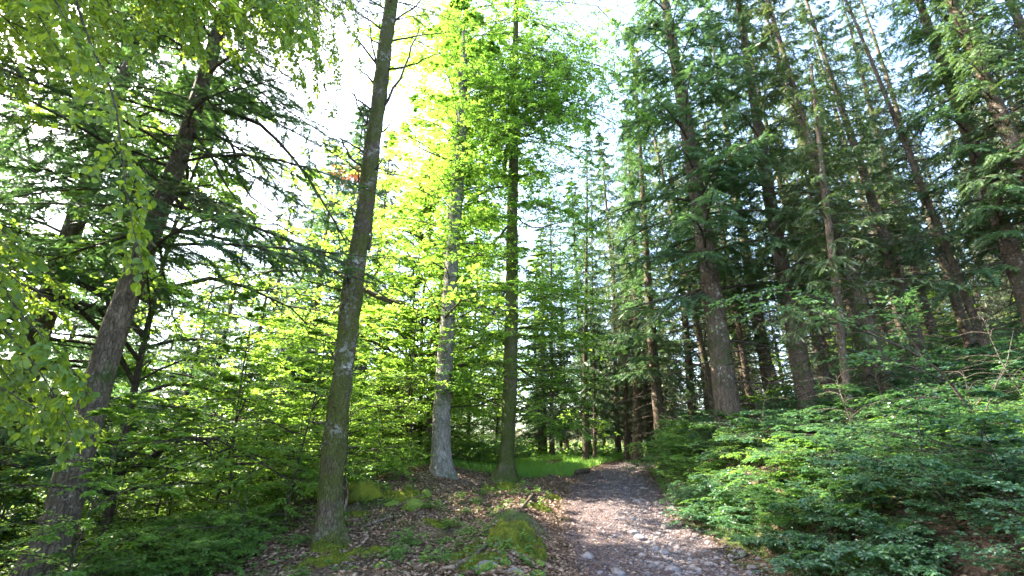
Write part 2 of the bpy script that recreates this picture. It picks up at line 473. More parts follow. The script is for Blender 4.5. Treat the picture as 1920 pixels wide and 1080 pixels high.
# ------------------------------------------------------------------ the ground and the path
def build_ground():
    u = np.linspace(-1, 1, 640)
    xs = 2.5 + 160 * np.sinh(u * 4.2) / math.sinh(4.2)
    w = np.linspace(-.35, 1, 640)
    ys = 9 + 260 * np.sinh(w * 4.6) / math.sinh(4.6)
    X, Y = np.meshgrid(xs, ys)
    Z = H(X, Y)
    d = np.abs(X - path_x(Y)) - path_half(Y)
    Z = Z - .06 * (1 - sstep(-.35, -.12, d)) * (Y < 90)
    V = np.stack([X, Y, Z], -1)
    n, k = X.shape
    i = np.arange(n * k).reshape(n, k)
    F = np.stack([i[:-1, :-1], i[:-1, 1:], i[1:, 1:], i[1:, :-1]], -1).reshape(-1, 4)
    mb = MB(); mb.add(V, [F], 0, True)
    tag(mb.obj('ground', [M['ground']]), kind='structure')
    # path sheet
    ya = np.concatenate([np.arange(-6, 26, .07), np.arange(26, 80, .25)])
    s = np.linspace(-1, 1, 44)
    S, Yp = np.meshgrid(s, ya)
    ragL = .22 * fbm(Yp * 1.3, Yp * 0, seed=31) ; ragR = .22 * fbm(Yp * 1.3, Yp * 0 + 9, seed=37)
    hw = path_half(Yp) - .02 + np.where(S < 0, ragL, ragR)
    Xp = path_x(Yp) + S * hw
    Zp = H(Xp, Yp) + .012 - .12 * sstep(.86, 1.0, np.abs(S))
    Zp += (1 - sstep(.8, .95, np.abs(S))) * .012 * fbm(Xp * 9, Yp * 9, seed=41)
    n, k = Xp.shape
    i = np.arange(n * k).reshape(n, k)
    F = np.stack([i[:-1, :-1], i[:-1, 1:], i[1:, 1:], i[1:, :-1]], -1).reshape(-1, 4)
    mb = MB(); mb.add(np.stack([Xp, Yp, Zp], -1), [F], 0, True)
    tag(mb.obj('path', [M['path']]), kind='structure')
build_ground()

# ------------------------------------------------------------------ tree makers
def smooth_line(pts, n):
    pts = np.asarray(pts, float)
    d = np.concatenate([[0], np.cumsum(np.linalg.norm(np.diff(pts[:, :3], axis=0), axis=1))])
    m = len(pts)
    # monotone-ish cubic through Catmull-Rom
    s = np.linspace(0, d[-1], n); out = np.zeros((n, pts.shape[1]))
    tang = np.gradient(pts, d, axis=0) if m > 2 else np.repeat((pts[1:] - pts[:1]) / d[-1], 2, 0)
    idx = np.clip(np.searchsorted(d, s, side='right') - 1, 0, m - 2)
    h = (d[idx + 1] - d[idx])[:, None]; t = ((s - d[idx]) / (d[idx + 1] - d[idx]))[:, None]
    out = ((2 * t**3 - 3 * t**2 + 1) * pts[idx] + (t**3 - 2 * t**2 + t) * h * tang[idx]
           + (-2 * t**3 + 3 * t**2) * pts[idx + 1] + (t**3 - t**2) * h * tang[idx + 1])
    return out
def trunk_mesh(mb, line, seed, S=22, flare=.7, flare_h=.5, step=.13, lobes=5, mi=0, rough=.05):
    """line: (n,4) centre + radius; root flare with buttress lobes at its foot"""
    L = np.sum(np.linalg.norm(np.diff(line[:, :3], axis=0), axis=1))
    n = max(8, int(L / step))
    q = smooth_line(line, n)
    P, r = q[:, :3], np.maximum(q[:, 3], .008)
    s = np.linspace(0, L, n)
    a = np.arange(S) * 2 * math.pi / S
    rng = np.random.default_rng(seed); ph = rng.random(3) * 6.28
    lob = np.exp(-s / flare_h)[:, None]
    shape = 1 + lob * (flare * (.65 + .5 * np.maximum(np.sin(a * lobes + ph[0]), -.2) + .2 * np.sin(a * 2 + ph[1])))
    nz = fbm(np.cos(a)[None] * 2.1 + seed, np.sin(a)[None] * 2.1, s[:, None] * 2.6, seed=seed, octs=3)
    nz2 = vnoise(np.cos(a)[None] * 5 + seed, np.sin(a)[None] * 5, s[:, None] * 9, seed=seed + 3)
    rr = r[:, None] * (shape + rough * nz + rough * .5 * nz2)
    V = P[:, None, :] + np.stack([np.cos(a)[None] * rr, np.sin(a)[None] * rr, 0 * rr], -1)
    i = np.arange(n * S).reshape(n, S)
    a0 = i[:-1]; a1 = np.roll(a0, -1, 1); b0 = i[1:]; b1 = np.roll(b0, -1, 1)
    mb.add(V, [np.stack([a0, a1, b1, b0], -1).reshape(-1, 4)], mi, True)

def conifer_limbs(rng, line, h0, h1, n, L0, K=7, droop=.28, rise=.12, prof=1.1, az=None, spread=1.0, whorl=0):
    """limb centre lines off a trunk line, heights h0..h1 measured in z above its foot"""
    z0 = line[0, 2]; top = line[-1, 2] - z0
    u = (np.arange(n) + rng.random(n)) / n
    h = h0 + (h1 - h0) * u
    if whorl: h = np.round(h / whorl) * whorl + rng.normal(size=n) * .05
    h = np.clip(h, .3, top - .1)
    A = (np.arange(n) * 2.39996 + rng.normal(size=n) * .5) if az is None else az[0] + (rng.random(n) - .5) * az[1]
    P0 = np.stack([np.interp(h + z0, line[:, 2], line[:, k]) for k in range(3)], -1)
    rel = np.clip(h / top, 0, 1)
    L = L0 * (1 - rel ** prof) * (.7 + .5 * rng.random(n)) + .25
    t = np.linspace(0, 1, K)[None]
    D = np.stack([np.cos(A), np.sin(A)], -1)
    ri = rise + .15 * rng.normal(size=n) + .35 * rel
    P = np.zeros((n, K, 3))
    wob = rng.normal(size=(n, 1)) * .12
    side = np.stack([-D[:, 1], D[:, 0]], -1)
    P[..., :2] = P0[:, None, :2] + D[:, None] * (L[:, None] * t)[..., None] + side[:, None] * (wob * L[:, None] * t * t)[..., None]
    dr = droop * (1 - .5 * rel) * (1 + .3 * rng.normal(size=n))
    P[..., 2] = P0[:, None, 2] + L[:, None] * (ri[:, None] * t - (dr + ri * .6)[:, None] * t ** 2 + .25 * dr[:, None] * t ** 4)
    return P, L, rel
def needle_foliage(rng, mb, P, L, per_m=16, t0=.12, sec=.36, hang=.35, ter=9, sh=5, slen=.045, keep=.8, mi=1, wood=0, ang=.95, fat=1.0):
    """limbs -> side shoots -> small twigs -> shards of needles"""
    B = len(P)
    if B == 0: return
    n = int(max(6, per_m * np.mean(L)))
    t = np.linspace(t0, .98, n)[None] + rng.normal(size=(B, n)) * .015
    ln = np.maximum(sec * L[:, None] * (1 - t) ** .8 * (.6 + .6 * rng.random((B, n))), .10)
    Sx = branchlets(rng, P, t, ang, ln, 5, droop=hang, jit=.18, flat=.8)
    m = rng.random(len(Sx)) < keep
    Sx = Sx[m]; ln = ln.reshape(-1)[m]
    Sx = np.concatenate([Sx, P[:, -3:][:, [0, 0, 1, 1, 2]] + np.array([0, 0, .001]) * np.arange(5)[None, :, None]]) if False else Sx
    tubes(mb, Sx[:, ::2], np.stack([ln * .010 + .001, ln * .006 + .001, ln * 0 + .001], 1), 3, wood)
    t = np.linspace(.12, 1, ter)[None] + rng.normal(size=(len(Sx), ter)) * .03
    l3 = (.07 + .22 * ln[:, None] * (1.05 - np.clip(t, 0, 1))) * (.6 + .7 * rng.random(t.shape))
    T3 = branchlets(rng, Sx, t, .85, l3, 2, droop=hang * .6, jit=.22, flat=1)
    m = rng.random(len(T3)) < .9
    T3 = T3[m]; l3 = l3.reshape(-1)[m]
    p, T = T3[:, 0], unit(T3[:, 1] - T3[:, 0])
    up = np.array([0, 0, 1.]) + .5 * rng.normal(size=T.shape)
    leaves(mb, p, T, up, l3 * 1.2 * fat, FEATHER_FINE if sh > 5 else FEATHER, mi)
    # feathers along the shoot itself and its tip
    nn = 4
    t = (np.arange(nn) / nn)[None] + rng.random((len(Sx), 1)) * .1
    p, T = interp(Sx, t)
    up = np.array([0, 0, 1.]) + .4 * rng.normal(size=T.shape)
    leaves(mb, p, T, up, (ln[:, None] / nn * 1.25 + .03).repeat(nn, 1), FEATHER_FINE if sh > 5 else FEATHER, mi)

def make_conifer(seed, height, r0, h0, nl, L0, needle, droop=.28, hang=.35, per_m=14, keep=.8, dead=40, dead_lo=1.5,
                 bark_m='bark_spruce', slen=.05, ter=8, sh=4, curve=.3, keep_limb=1.0, fat=1.0):
    rng = np.random.default_rng(seed)
    z = np.linspace(0, height, 14)
    ph = rng.random(2) * 6
    line = np.stack([curve * .3 * np.sin(z * .22 + ph[0]) - curve * .3 * math.sin(ph[0]), curve * .3 * np.sin(z * .19 + ph[1]) - curve * .3 * math.sin(ph[1]), z,
                     r0 * (1 - .92 * (z / height) ** .9)], -1)
    tb = MB(); trunk_mesh(tb, line, seed, 14, .55, .45, .3)
    # stubs and bare dead branches below the living crown
    if dead:
        P, L, rel = conifer_limbs(rng, line, dead_lo, h0 + 4, dead, 1.7, 6, droop=.25, rise=-.05)
        L = np.where(rng.random(dead) < .35, L * .3, L)
        tubes(tb, P, np.linspace(.024, .005, 6)[None] * (.5 + rng.random((dead, 1))), 4, 1)
        t = np.linspace(.25, .95, 7)[None] + rng.normal(size=(dead, 7)) * .04
        S2 = branchlets(rng, P, t, .9, .35 * (.3 + rng.random((dead, 7))), 3, droop=.25, jit=.25)
        tubes(tb, S2, np.full((len(S2), 3), .0055) * np.array([1, .7, .4]), 3, 1)
        S3 = branchlets(rng, S2, np.tile([[.4, .6, .8]], (len(S2), 1)), .8, .12 + .1 * rng.random((len(S2), 3)), 2, jit=.3)
        tubes(tb, S3, np.full((len(S3), 2), .0035), 3, 1)
    cb = MB()
    P, L, rel = conifer_limbs(rng, line, h0, height - .4, nl, L0, 7, droop=droop, whorl=.55)
    m = rng.random(nl) < keep_limb
    P, L = P[m], L[m]
    tubes(cb, P, np.linspace(1, .12, 7)[None] * (.008 + .009 * L[:, None]), 4, 0)
    needle_foliage(rng, cb, P, L, per_m=per_m, keep=keep, hang=hang, slen=slen, ter=ter, sh=sh, fat=fat)
    return (tb.mesh('trunk', [M[bark_m], M['twig']]), cb.mesh('crown', [M['twig'], M[needle]]))

def spray(rng, mb, P, L, leaf, tpl, n2=9, n3=5, nl=5, droop=.08, sec=.4, keep=.9, tilt=.25, hang=0., wood=0, thick=1., ang=.85, mi=1):
    """flat layered broadleaf sprays on limbs"""
    B = len(P)
    t = np.linspace(.12, .97, n2)[None] + rng.normal(size=(B, n2)) * .02
    ln = np.maximum(sec * L[:, None] * (.30 + .85 * np.sin(np.clip(t + .08, 0, 1) * math.pi) ** .8) * (.45 + .8 * rng.random((B, n2))), .08)
    S2 = branchlets(rng, P, t, ang, ln, 4, droop=droop, jit=.2, flat=.45)
    m = rng.random(len(S2)) < keep; S2 = S2[m]; ln = ln.reshape(-1)[m]
    tubes(mb, S2, thick * np.stack([ln * .008 + .0012, ln * .006 + .001, ln * .003 + .001, ln * 0 + .0008], 1), 3, wood)
    t = np.linspace(.15, .95, n3)[None] + rng.normal(size=(len(S2), n3)) * .04
    l3 = np.maximum(.42 * ln[:, None] * (1.1 - t) * (.6 + .7 * rng.random(t.shape)), leaf * .9)
    S3 = branchlets(rng, S2, t, .8, l3, 3, droop=droop, jit=.18)
    tubes(mb, S3[:, ::2], np.full((len(S3), 2), .0012) * thick, 3, wood)
    leaf_on(rng, mb, S3, nl, leaf, tpl, tilt=tilt, hang=hang, mi=mi)
    leaf_on(rng, mb, S2, nl + 3, leaf, tpl, tilt=tilt, hang=hang, mi=mi, t0=.3)
    leaf_on(rng, mb, P, nl + 5, leaf, tpl, tilt=tilt, hang=hang, mi=mi, t0=.5)

def make_sapling(seed, height, L0, nl, leaf, mat, tpl=LEAF_MID, h0=.15, stems=1, r0=.02, n2=8, n3=4, nlv=5, rise=.35, lean=.15, bark_m='twig', prof=1.3, droop=.25, **kw):
    rng = np.random.default_rng(seed)
    tb, cb = MB(), MB()
    for k in range(stems):
        z = np.linspace(0, height * (1 - .25 * k * rng.random()), 9)
        dx, dy = rng.normal(size=2) * lean * (1 + k)
        ph = rng.random(2) * 6
        f = z / height
        line = np.stack([dx * z + .08 * height * .3 * np.sin(f * 5 + ph[0]) * f, dy * z + .08 * height * .3 * np.sin(f * 4 + ph[1]) * f, z, r0 * (1 - .85 * f)], -1)
        tubes(tb, line[None, :, :3], line[None, :, 3], 7, 0)
        P, L, rel = conifer_limbs(rng, line, h0 * height, height, nl, L0, 6, droop=droop, rise=rise, prof=prof)
        f = (.4 + .95 * rng.random(nl)); f[rng.random(nl) < .15] *= .4
        P = P[:, :1] + (P - P[:, :1]) * f[:, None, None]; L = L * f
        P[:, 1:] += np.cumsum(rng.normal(size=(nl, 5, 3)) * .035 * L[:, None, None], 1)
        tubes(tb, P, np.linspace(1, .2, 6)[None] * (.004 + .005 * L[:, None]) * (r0 / .02) ** .5, 4, 0)
        spray(rng, cb, P, L, leaf, tpl, n2, n3, nlv, **kw)
    return tb.mesh('stem', [M[bark_m]]), cb.mesh('foliage', [M['twig'], M[mat]])

def place(protos, i, name, label, cat, x, y, scale, rz, group=None, parts=('trunk', 'crown'), lean=(0, 0), sink=.06, z=None, zs=1.0):
    e = thing(name, label, cat, (x, y, (float(H(x, y)) if z is None else z) - sink), group)
    e.rotation_euler = (lean[1], lean[0], rz) if False else (0, 0, 0)
    from mathutils import Euler
    q = Euler((lean[1], lean[0], 0)).to_matrix() @ Euler((0, 0, rz)).to_matrix()
    e.rotation_euler = q.to_euler()
    e.scale = (scale, scale, scale * zs)
    for nm, me in zip(parts, protos[i % len(protos)]):
        o = bpy.data.objects.new(nm, me); C.objects.link(o); o.parent = e
    return e

# ================================================================== HERO TREES
def image_line(pts, Y, dY=0.0):
    """pts: (px, py, width px) up a trunk standing on the plane y = Y -> (n,4)"""
    out = []
    for k, (px, py, w) in enumerate(pts):
        p = at(px, py, Y + dY * k / max(1, len(pts) - 1))
        out.append((*p, pix(w, p) / 2))
    return np.array(out)
def extend(line, height, r_end=.03, bend=(0, 0)):
    d = line[-1, :3] - line[-2, :3]; d = d / np.linalg.norm(d)
    n = 5; r = line[-1, 3]
    ex = []
    for k in range(1, n + 1):
        p = line[-1, :3] + d * height * k / n + np.array([bend[0], bend[1], 0]) * (k / n) ** 2
        ex.append((*p, r + (r_end - r) * k / n))
    return np.vstack([line, ex])
def foot(line, sink=.15):
    """push the first point down into the terrain"""
    p = line[0].copy(); g = float(H(p[0], p[1])) - sink
    if g < p[2]:
        line = np.vstack([[p[0], p[1], g, p[3] * 1.03], line]) if p[2] - g > .2 else np.vstack([[p[0], p[1], g, p[3]], line[1:]])
    return line
def local(line, base):
    l = line.copy(); l[:, :3] -= base; return l
def poly(px_pts, Ys, base):
    Ys = [Ys] * len(px_pts) if isinstance(Ys, (int, float)) else Ys
    return np.array([at(a, b, Yy) for (a, b), Yy in zip(px_pts, Ys)]) - base

def dead_branch(root, base, pts, Ys, r, seed, twigs=5, name='dead_branch', mat='twig'):
    rng = np.random.default_rng(seed)
    P = smooth_line(poly(pts, Ys, base), 9)[None]
    P[0, 1:, :] += rng.normal(size=(8, 3)) * .012
    L = np.linalg.norm(P[0, -1] - P[0, 0])
    r = r * 1.7
    mb = MB(); tubes(mb, P, (r * np.linspace(1, .35, 9))[None], 6, 0, cap=True)
    if twigs:
        t = np.linspace(.3, .95, twigs)[None] + rng.normal(size=(1, twigs)) * .05
        Q = branchlets(rng, P, t, .75, .28 * L * (.4 + rng.random((1, twigs))) * .9, 4, jit=.2)
        tubes(mb, Q, np.full((len(Q), 4), r * .28) * np.array([1, .75, .5, .3]), 4, 0)
    return mb.obj(name, [M[mat]], root)

def tree_lichen():
    Y = 9.0
    ln = image_line([(614, 1030, 66), (617, 985, 50), (626, 850, 42), (640, 720, 38), (652, 620, 37), (668, 500, 34), (683, 400, 31), (697, 290, 28), (711, 180, 26), (722, 90, 25), (734, 0, 23), (742, -70, 20)], Y)
    ln = extend(foot(ln), 10)
    base = ln[0, :3].copy(); l = local(ln, base)
    e = thing('spruce_tree', 'tall lichen-spotted trunk with bare dead side branches, nearest tree left of the path', 'tree', base)
    mb = MB(); trunk_mesh(mb, l, 3, 36, .55, .28, .045, 6, rough=.12)
    mb.obj('trunk', [M['bark_lichen']], e)
    B = [([(716, 55), (680, 30), (645, 5)], .022), ([(706, 120), (672, 78), (630, 22)], .022), ([(705, 120), (694, 60), (684, -5)], .02),
         ([(715, 88), (685, 64), (650, 56)], .016), ([(702, 157), (680, 135), (655, 120)], .02), ([(697, 207), (672, 188), (648, 158)], .022),
         ([(695, 247), (668, 190), (660, 146)], .022), ([(686, 290), (655, 268), (618, 250)], .02), ([(682, 320), (650, 285), (634, 240)], .024),
         ([(680, 324), (662, 314), (646, 298)], .016), ([(677, 360), (673, 340), (672, 320)], .024), ([(668, 372), (655, 366)], .012),
         ([(672, 432), (664, 408), (658, 388)], .024), ([(715, 207), (750, 145), (787, 50)], .026), ([(727, 130), (775, 121), (816, 100)], .022),
         ([(732, 78), (790, 66), (845, 60)], .020), ([(738, 40), (775, 15), (810, -30)], .02), ([(716, 247), (727, 238), (736, 222)], .016),
         ([(703, 322), (712, 308), (721, 290)], .018), ([(692, 468), (697, 435), (700, 400)], .026), ([(662, 458), (645, 440), (632, 432)], .014),
         ([(655, 500), (640, 494), (628, 490)], .012), ([(650, 548), (610, 535), (545, 515)], .018), ([(640, 645), (610, 640), (590, 632)], .014),
         ([(637, 682), (628, 674), (621, 658)], .02), ([(622, 796), (600, 792), (578, 790)], .014), ([(690, 245), (688, 215), (684, 200)], .02),
         ([(728, 20), (700, 5), (670, -40)], .02), ([(652, 585), (640, 578), (630, 575)], .012)]
    for k, (p, r) in enumerate(B):
        rng = random.Random(k); dy = rng.uniform(-.5, .4)
        dead_branch(e, base, p, list(np.linspace(Y, Y + dy, len(p))), r * .8, 100 + k, 4 if len(p) > 2 and r > .015 else 0)
    rng = np.random.default_rng(8)
    for k in range(34):
        zz = rng.uniform(1.2, 8.5); A = rng.uniform(0, 6.28); c = np.array([np.interp(zz, l[:, 2], l[:, j]) for j in range(4)])
        d = np.array([math.cos(A), math.sin(A), rng.uniform(-.1, .6)]); Ls = rng.uniform(.10, .34) + c[3]
        P = (c[:3] + d * np.linspace(.5 * c[3], Ls, 5)[:, None])[None]; P[0, 2:, 2] += .02 * rng.normal()
        sb = MB(); tubes(sb, P, np.linspace(.017, .008, 5)[None], 6, 0, cap=True); sb.obj('stub', [M['twig']], e)
    # living crown far up
    P, L, rel = conifer_limbs(rng, l[:, :4], 12.2, l[-1, 2] - .3, 46, 3.6, 7, droop=.25)
    cb = MB(); tubes(cb, P, np.linspace(1, .12, 7)[None] * (.008 + .008 * L[:, None]), 4, 0)
    needle_foliage(rng, cb, P, L, per_m=8, ter=6, sh=4, slen=.06, keep=.55)
    cb.obj('crown', [M['twig'], M['spruce']], e)
tree_lichen()

def tree_left_fir():
    Y = 8.0
    ln = image_line([(70, 1075, 80), (105, 1000, 62), (135, 890, 52), (165, 790, 47), (192, 695, 44), (222, 600, 41), (255, 510, 37), (300, 395, 32), (335, 300, 28), (362, 215, 26), (385, 140, 24), (410, 60, 22), (432, -20, 20)], Y)
    ln = extend(foot(ln), 9)
    base = ln[0, :3].copy(); l = local(ln, base)
    e = thing('fir_tree', 'thick leaning fir with flaring foot at the left edge of the photograph', 'tree', base)
    mb = MB(); trunk_mesh(mb, l, 5, 28, .3, .35, .09, 5, rough=.05); mb.obj('trunk', [M['bark_fir']], e)
    for k, (p, dy, r) in enumerate([([(385, 200), (450, 215), (520, 262), (590, 352), (650, 455)], .9, .035), ([(372, 215), (430, 260), (450, 340), (520, 410)], .6, .028),
                                    ([(365, 250), (400, 300), (440, 370), (480, 400)], -.6, .022), ([(350, 262), (310, 250), (262, 262)], .3, .02),
                                    ([(345, 290), (290, 240), (240, 232)], -.5, .022), ([(330, 330), (285, 360), (275, 368)], 0., .03),
                                    ([(362, 258), (400, 262), (432, 258)], .3, .018), ([(358, 290), (400, 290), (430, 300)], .5, .016),
                                    ([(262, 555), (275, 552)], 0., .02), ([(245, 575), (268, 584)], 0., .02), ([(205, 620), (192, 610)], 0., .02), ([(320, 380), (370, 352), (410, 345)], -.3, .018),
                                    ([(236, 612), (262, 616)], 0., .018)]):
        dead_branch(e, base, p, list(np.linspace(Y, Y + dy, len(p))), r * .8, 140 + k, 7 if len(p) > 2 else 0, mat='dead_wood' if k > 7 else 'twig')
    rng = np.random.default_rng(18)
    cb = MB()
    P, L, rel = conifer_limbs(rng, l, 6.1, l[-1, 2] - .3, 92, 4.4, 7, droop=.35, rise=-.05, prof=2.4)
    tubes(cb, P, np.linspace(1, .12, 7)[None] * (.008 + .007 * L[:, None]), 4, 0)
    needle_foliage(rng, cb, P, L, per_m=11, ter=12, sh=6, keep=.75, sec=.3, hang=.3)
    # light tuft of young shoots across the trunk
    Pt = np.array([smooth_line(poly([(300 + 8 * k, 345 + 5 * k), (350 + 8 * k, 350 + 12 * k), (400 + 6 * k, 375 + 10 * k)], [7.8, 7.4, 7.1], base), 7) for k in range(3)])
    tubes(cb, Pt, np.linspace(.012, .003, 7)[None].repeat(3, 0), 4, 0)
    needle_foliage(rng, cb, Pt, np.full(3, 1.0), per_m=24, ter=12, sh=8, slen=.028, keep=.95, sec=.45, mi=2)
    cb.obj('crown', [M['twig'], M['fir'], M['pale_spruce']], e)
tree_left_fir()

def broad_limbs(rng, specs, base, K=7):
    P = np.array([smooth_line(poly(p, ys, base), K) for p, ys in specs])
    L = np.linalg.norm(P[:, -1] - P[:, 0], axis=1)
    return P, L
def tree_grey():
    Y = 15.0
    ln = image_line([(832, 890, 46), (828, 860, 38), (829, 760, 33), (838, 630, 28), (845, 520, 25), (853, 420, 24), (859, 330, 23), (865, 240, 20), (868, 150, 17)], Y)
    ln = extend(foot(ln), 5)
    base = ln[0, :3].copy(); l = local(ln, base)
    e = thing('maple_tree', 'grey-barked trunk with leafy shoots clinging to it, middle of the three foreground trunks', 'tree', base)
    mb = MB(); trunk_mesh(mb, l, 7, 26, .6, .3, .08, 5, rough=.07); mb.obj('trunk', [M['bark_grey']], e)
    for k, (p, dy) in enumerate([([(858, 262), (820, 235), (780, 220), (740, 222)], .5), ([(858, 305), (820, 292), (760, 262), (735, 245)], -.4), ([(852, 340), (800, 330), (742, 302)], .4),
                                 ([(870, 288), (890, 286), (908, 283)], .3), ([(868, 302), (885, 304), (900, 298)], -.3), ([(846, 345), (830, 350), (812, 358)], .2),
                                 ([(848, 470), (835, 475), (805, 475)], .2), ([(842, 455), (830, 452), (818, 447)], 0.), ([(840, 600), (870, 590), (925, 560)], .3), ([(838, 690), (851, 715), (848, 745)], -.35)]):
        dead_branch(e, base, p, list(np.linspace(Y, Y + dy, len(p))), .022, 170 + k, 5 if len(p) > 2 else 0)
    rng = np.random.default_rng(4)
    cb = MB()
    # small epicormic shoots up the trunk
    n = 110
    h = 2.2 + rng.random(n) * 9.5
    P, L, rel = conifer_limbs(rng, l, 2.5, 12.5, n, .8, 5, droop=.15, rise=.2)
    tubes(cb, P, np.full((n, 5), .005), 3, 0)
    spray(rng, cb, P, L, .085, LEAF_MID, 5, 2, 4, sec=.5, tilt=.45)
    P, L, rel = conifer_limbs(rng, l, 5.6, l[-1, 2] - .2, 54, 3.2, 7, droop=.25, rise=.35, prof=2.5)
    tubes(cb, P, np.linspace(1, .15, 7)[None] * (.006 + .008 * L[:, None]), 4, 0)
    spray(rng, cb, P, L, .10, LEAF_MID, 12, 6, 6, sec=.42, tilt=.35)
    cb.obj('crown', [M['twig'], M['maple']], e)
tree_grey()

def tree_forked():
    Y = 16.5
    ln = image_line([(945, 908, 46), (948, 880, 33), (955, 760, 27), (958, 640, 25), (960, 520, 23), (960, 430, 21), (962, 340, 19), (964, 250, 16), (965, 150, 12), (967, 60, 10), (968, -20, 8)], Y)
    ln = extend(foot(ln), 3)
    base = ln[0, :3].copy(); l = local(ln, base)
    e = thing('maple_tree', 'slim mossy trunk with a bowed second stem, rightmost of the three foreground trunks', 'tree', base)
    mb = MB(); trunk_mesh(mb, l, 9, 26, 1.0, .38, .08, 5, rough=.07); mb.obj('trunk', [M['bark_moss']], e)
    st = image_line([(955, 350, 10), (948, 335, 9), (947, 295, 9), (955, 262, 8), (957, 240, 8), (945, 205, 7), (934, 170, 6), (930, 120, 5)], Y - .1)
    mb = MB(); s2 = local(st, base); tubes(mb, smooth_line(s2, 30)[None, :, :3], smooth_line(s2, 30)[None, :, 3], 8, 0); mb.obj('second_stem', [M['bark_moss']], e)
    for k, (p, dy) in enumerate([([(950, 350), (925, 352), (885, 375), (850, 400)], -.5), ([(955, 420), (930, 450), (890, 480)], .5), ([(962, 260), (1000, 250), (1050, 225), (1080, 225)], -.6),
                                 ([(955, 360), (962, 400), (1000, 427), (1060, 415)], -.8), ([(948, 545), (925, 590), (900, 640)], -.4), ([(945, 560), (915, 600), (905, 630)], .3), ([(962, 230), (972, 200), (975, 160)], -.3),
                                 ([(955, 230), (925, 210), (900, 205)], .5)]):
        dead_branch(e, base, p, list(np.linspace(Y, Y + dy, len(p))), .028, 190 + k, 4, name='branch')
    rng = np.random.default_rng(14)
    cb = MB()
    specs = []
    # the big bright mass reaching over the trunks, towards the viewer
    for k in range(120):
        cx, cyy = (965 + rng.normal() * 80, 150 + rng.normal() * 62) if k < 80 else (rng.uniform(770, 1150), rng.uniform(-40, 330))
        sx = rng.choice([-1, 1]); L = rng.uniform(60, 120)
        y0 = Y - rng.random() * 3.4
        specs.append(([(964, cyy - 20), (cx, cyy), (cx + sx * L, cyy + rng.uniform(5, 45))], [Y, (Y + y0) / 2, y0]))
    P, L = broad_limbs(rng, specs, base)
    tubes(cb, P, np.linspace(1, .15, 7)[None] * (.006 + .004 * L[:, None]), 4, 0)
    spray(rng, cb, P, L, .092, LEAF_MID, 13, 7, 5, sec=.34, tilt=.35)
    specs = []
    for k in range(96):          # looser sprays down the right-hand and left-hand sides
        right = rng.random() < .6
        cyy = rng.uniform(330, 790); L = rng.uniform(60, 190) * (1 if right else -.8)
        y0 = Y + rng.uniform(-2.5, 3)
        specs.append(([(960, cyy), (960 + L * .5, cyy - rng.uniform(0, 25)), (960 + L, cyy + rng.uniform(-10, 40))], [Y, (Y + y0) / 2, y0]))
    P, L = broad_limbs(rng, specs, base)
    tubes(cb, P, np.linspace(1, .15, 7)[None] * (.004 + .003 * L[:, None]), 4, 0)
    spray(rng, cb, P, L, .085, LEAF_MID, 12, 6, 5, sec=.42, tilt=.3)
    P, L, rel = conifer_limbs(rng, l, 14, l[-1, 2] - .2, 26, 2.8, 7, droop=.15, rise=.3, prof=2.5)
    spray(rng, cb, P, L, .10, LEAF_MID, 11, 5, 5, sec=.4, tilt=.35)
    cb.obj('crown', [M['twig'], M['maple']], e)
tree_forked()

